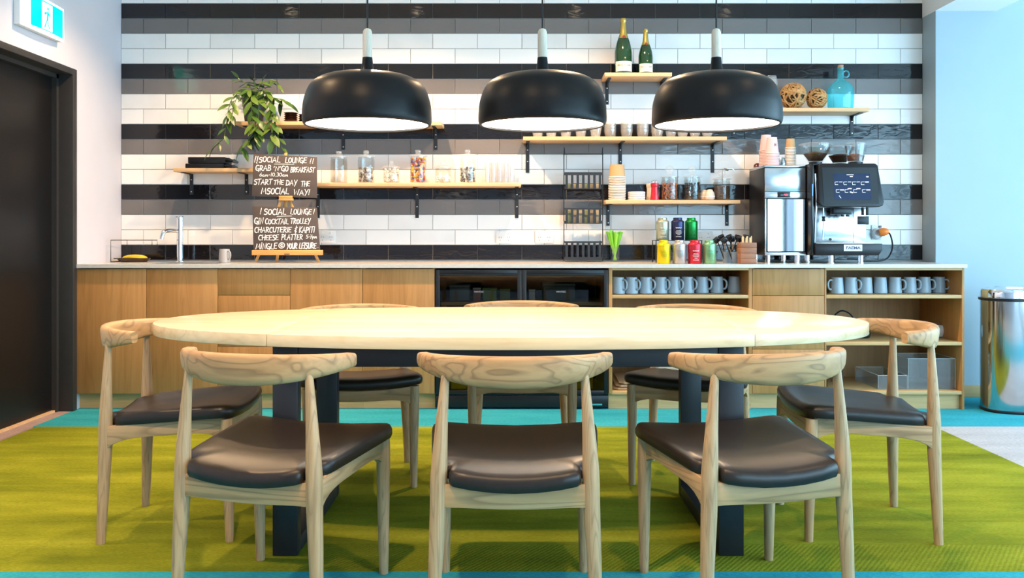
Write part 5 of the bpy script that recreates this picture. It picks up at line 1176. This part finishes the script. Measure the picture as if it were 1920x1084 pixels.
# ================================================================== STEEL BIN
bx, bd, ba, bb = 3.065, 5.44, 0.205, 0.150
r = root('pedal_bin', (bx, bd, 0.0004), 'polished stainless steel sensor bin against the blue wall', 'bin')
def ov(k, n=48): return [(ba*k*math.copysign(abs(math.cos(2*PI*i/n))**0.85, math.cos(2*PI*i/n)), bb*k*math.copysign(abs(math.sin(2*PI*i/n))**0.85, math.sin(2*PI*i/n))) for i in range(n)]
def loft(rings):     # rings: (scale, z)
    n = 48; vs = []; fs = []
    for k_, z in rings: vs += [(x, y, z) for x, y in ov(k_, n)]
    for i in range(len(rings)-1): fs += [(i*n+j, i*n+(j+1) % n, (i+1)*n+(j+1) % n, (i+1)*n+j) for j in range(n)]
    fs += [tuple(reversed(range(n))), tuple((len(rings)-1)*n+j for j in range(n))]
    return MB().add(vs, fs)
ZR = PZ(561, 5.4)
obj('base_ring', loft([(1.0, 0), (1.012, 0.004), (1.012, 0.014), (1.0, 0.018)]), M['black_plastic'], r)
obj('body', loft([(0.995, 0.0182), (0.995, ZR-0.0105)]), M['binsteel'], r, angle=40)
obj('rubber_band', loft([(1.0, ZR-0.010), (1.045, ZR-0.008), (1.045, ZR+0.006), (1.0, ZR+0.008)]), M['black_plastic'], r, angle=50)
ld = obj('lid', loft([(1.0, ZR+0.0082), (1.0, ZR+0.045), (0.975, ZR+0.058), (0.86, ZR+0.066), (0.84, ZR+0.063), (0.5, ZR+0.065)]), M['chrome'], r, angle=30)
obj('sensor_ring', MB().tube([(0.045*math.cos(a*PI/12)-0.03, 0.028*math.sin(a*PI/12)-0.03, ZR+0.0665) for a in range(24)], 0.004, 6, closed=True), emit('pink_led', (1.0,0.45,0.5), 1.2), ld)

# ================================================================== EXIT SIGN
D0, D1 = 4.77, 5.225; XF = XL+0.058; z0, z1 = 2.186, 2.378
r = root('exit_sign', (XL+0.0005, (D0+D1)/2, z0), 'lit green and white exit sign above the dark door', 'exit sign')
hd_ = (D1-D0)/2; hh = z1-z0
obj('housing', MB().box(0, 0.036, -hd_, hd_, 0, hh), M['white_plastic'], r, bevel=0.004)
glow = emit('sign_white', (0.93,1.0,0.97), 1.5); grn = emit('sign_green', (0.0,0.78,0.58), 1.25)
n = 14; pts = [(0.0362+0.020*math.sin(PI*(0.12+0.76*i/n)), -hd_+0.003+(2*hd_-0.006)*i/n) for i in range(n+1)]
face = MB(); vs = []; 
for x, y in pts: vs += [(x, y, 0.002), (x, y, hh-0.002)]
nn = len(pts); vs += [(0.0362, pts[0][1], 0.002), (0.0362, pts[0][1], hh-0.002), (0.0362, pts[-1][1], 0.002), (0.0362, pts[-1][1], hh-0.002)]
fs = [(2*i, 2*i+2, 2*i+3, 2*i+1) for i in range(nn-1)]+[(2*nn, 0, 1, 2*nn+1), (2*nn-2, 2*nn+2, 2*nn+3, 2*nn-1), (2*nn, 2*nn+2)+tuple(2*i for i in reversed(range(nn))), (2*nn+1,)+tuple(2*i+1 for i in range(nn))+(2*nn+3,)]
fc = obj('lit_face', face.add(vs, fs), glow, r, angle=30)
def surf(y):
    t = (y+hd_-0.003)/(2*hd_-0.006); return 0.0362+0.020*math.sin(PI*(0.12+0.76*t))
def patch(name, poly, mat, off):
    # flat print following the curved face: polygons in (y, z), cut into strips
    m_ = MB(); 
    for p in poly:
        vs = [(surf(y)+off, y, z) for y, z in p]; m_.add(vs, [tuple(range(len(vs)))])
    return obj(name, m_, mat, fc, smooth=False)
def strips(y0, y1, za, zb_, n=10): return [[(y0+(y1-y0)*i/n, za), (y0+(y1-y0)*(i+1)/n, za), (y0+(y1-y0)*(i+1)/n, zb_), (y0+(y1-y0)*i/n, zb_)] for i in range(n)]
gy0, gy1 = -hd_+0.080, hd_-0.018
patch('green_panel', strips(gy0, gy1, 0.016, hh-0.014, 16), grn, 0.0006)
cy = 0.010
patch('white_doorway', strips(cy-0.055, cy+0.06, 0.022, hh-0.022, 6), glow, 0.0012)
mf = [[(cy+0.010+0.010*math.cos(a*PI/5), hh*0.74+0.011*math.sin(a*PI/5)) for a in range(10)],
      [(cy-0.006,hh*0.40),(cy+0.012,hh*0.38),(cy+0.018,hh*0.66),(cy+0.000,hh*0.66)], [(cy-0.030,hh*0.52),(cy-0.004,hh*0.58),(cy-0.002,hh*0.64),(cy-0.030,hh*0.60)],
      [(cy+0.012,hh*0.58),(cy+0.036,hh*0.50),(cy+0.038,hh*0.56),(cy+0.014,hh*0.64)], [(cy-0.006,hh*0.40),(cy+0.004,hh*0.40),(cy-0.020,hh*0.16),(cy-0.032,hh*0.18)], [(cy+0.002,hh*0.40),(cy+0.013,hh*0.38),(cy+0.032,hh*0.17),(cy+0.020,hh*0.16)]]
patch('running_figure', mf, grn, 0.0018)
obj('red_indicator', MB().lathe([(0.004,0),(0.003,-0.006)], (0.040,hd_*0.35,-0.0005), 10), emit('red_led', (1.0,0.15,0.12), 2.0), r)

# ================================================================== TRAILING PLANT
r = root('trailing_plant', (PX(476, 5.94), 5.94, z3+0.0004), 'green trailing plant in a dark pot on the long left shelf', 'plant')
O = Vector((PX(476, 5.94), 5.94, z3+0.0004)); pw = 22*5.94/F
obj('pot', MB().lathe([(pw*0.72,0),(pw*0.75,0.004),(pw,0.155),(pw*1.03,0.157),(pw*1.03,0.172),(pw*0.93,0.172),(pw*0.90,0.15)], seg=28), plain('dark_pot', (0.030,0.028,0.026), 0.4), r, angle=40)
obj('soil', MB().lathe([(pw*0.905,0.150),(pw*0.5,0.160),(0.003,0.162)], seg=24), plain('soil', (0.03,0.02,0.012), 0.95, bmp=1, bs=80), r, angle=60)
LC = [plain('leaf_green', (0.045,0.105,0.012), 0.38, var=0.25, vs=30), plain('leaf_light', (0.080,0.145,0.015), 0.38, var=0.25, vs=30), plain('leaf_dark', (0.014,0.045,0.010), 0.35, var=0.25, vs=30)]
def leaf_mb(L_=1.0, w=0.36):
    v = []; f = []; n = 6
    for i in range(n+1):
        t = i/n; ww = w*0.5*math.sin(PI*min(1, t*0.97+0.03))**0.8*(1-0.25*t); dz = -0.22*t*t*L_
        v += [(-ww, t*L_, dz+0.10*ww), (0, t*L_, dz-0.02), (ww, t*L_, dz+0.10*ww)]
    for i in range(n):
        for j in (0, 1): a = i*3+j; f.append((a, a+1, a+4, a+3))
    return MB().add(v, f)
LM = [mesh_of('leaf', leaf_mb(), c, angle=70) for c in LC]
VINES = [([(470,180,5.93),(455,172,5.86),(440,180,5.82),(432,192,5.80),(427,212,5.79),(424,235,5.79),(419,258,5.79),(408,270,5.80),(396,281,5.81)], 14, 0.105),
         ([(466,178,5.95),(448,178,5.86),(440,195,5.80),(436,212,5.79),(434,222,5.79)], 8, 0.10),
         ([(474,178,5.93),(472,176,5.84),(471,195,5.79),(473,218,5.78),(476,240,5.78),(478,252,5.79),(468,262,5.80),(457,272,5.81),(450,282,5.82)], 17, 0.115),
         ([(478,178,5.93),(482,180,5.84),(484,200,5.80),(484,225,5.79),(483,245,5.79),(484,258,5.79)], 10, 0.115),
         ([(494,178,5.93),(503,186,5.85),(511,205,5.80),(516,228,5.79),(520,250,5.80),(526,272,5.81),(534,284,5.82)], 11, 0.10),
         ([(494,180,5.95),(504,190,5.84),(510,215,5.80),(509,240,5.79),(508,265,5.79)], 8, 0.14),
         ([(494,174,5.95),(508,182,5.92),(525,186,5.90),(540,193,5.90)], 6, 0.12),
         ([(474,172,5.95),(466,158,5.93),(452,152,5.92),(447,146,5.92)], 7, 0.075),
         ([(470,172,5.95),(458,166,5.90),(448,170,5.88)], 5, 0.08),
         ([(490,172,5.95),(498,156,5.93),(512,150,5.93),(526,164,5.93)], 8, 0.085),
         ([(482,172,5.95),(480,158,5.92),(474,150,5.90)], 6, 0.09), ([(484,172,5.93),(489,160,5.90),(492,152,5.89)], 6, 0.09),
         ([(476,174,5.9),(470,168,5.86),(462,172,5.83)], 5, 0.09), ([(486,174,5.9),(494,170,5.86),(502,176,5.84)], 5, 0.10)]
rng = random.Random(11)
for pts, nl, ls in VINES:
    nl = nl+3 if len(pts) < 6 else nl+2
    pp = [P(*q_)-O for q_ in pts]
    sm = [Vector(q_) for q_ in smoothpath([tuple(q_) for q_ in pp], 5)]
    obj('vine', MB().tube(sm, 0.0022, 5), LC[1], r)
    for i in range(nl):
        t = (i+0.6)/nl*(len(sm)-1); a = sm[min(len(sm)-1, int(t))]; b = sm[min(len(sm)-1, int(t)+1)]
        d = (b-a).normalized() if (b-a).length > 1e-6 else Vector((0,0,-1))
        side = 1 if i % 2 else -1
        dirv = (Vector((side*rng.uniform(0.5, 1.0), rng.uniform(-0.9, 0.15), rng.uniform(-0.9, 0.05)))+d*0.5).normalized()
        if i == nl-1: dirv = (d+Vector((0, -0.2, -0.1))).normalized()
        yv = dirv; zv = Vector((rng.uniform(-0.4, 0.4), -0.5, 1.0)); zv = (zv-yv*zv.dot(yv)).normalized(); xv = yv.cross(zv)
        L_ = ls*rng.uniform(0.62, 0.92)
        Mx = Matrix((xv, yv, zv)).transposed().to_4x4(); Mx.translation = a
        o = bpy.data.objects.new('leaf', LM[rng.choice((0,0,1,1,2))]); C.objects.link(o); o.parent = r
        o.matrix_local = Mx @ Matrix.Diagonal((L_*1.25, L_, L_, 1))
# pale vase behind the plant
r = root('pale_vase', (PX(514, 6.0), 6.0, z3+0.0004), 'pale grey-blue vase half hidden behind the trailing plant', 'vase')
obj('body', MB().lathe(smoothpath([(0.028,0),(0.033,0.004),(0.036,0.06),(0.030,0.11),(0.024,0.13)], 4), seg=24), plain('pale_blue_glaze', (0.42,0.50,0.54), 0.25), r, angle=60)
obj('rim', MB().lathe([(0.0245,0.1305),(0.027,0.134),(0.022,0.136)], seg=24), plain('pale_blue_rim', (0.42,0.50,0.54), 0.25), r)
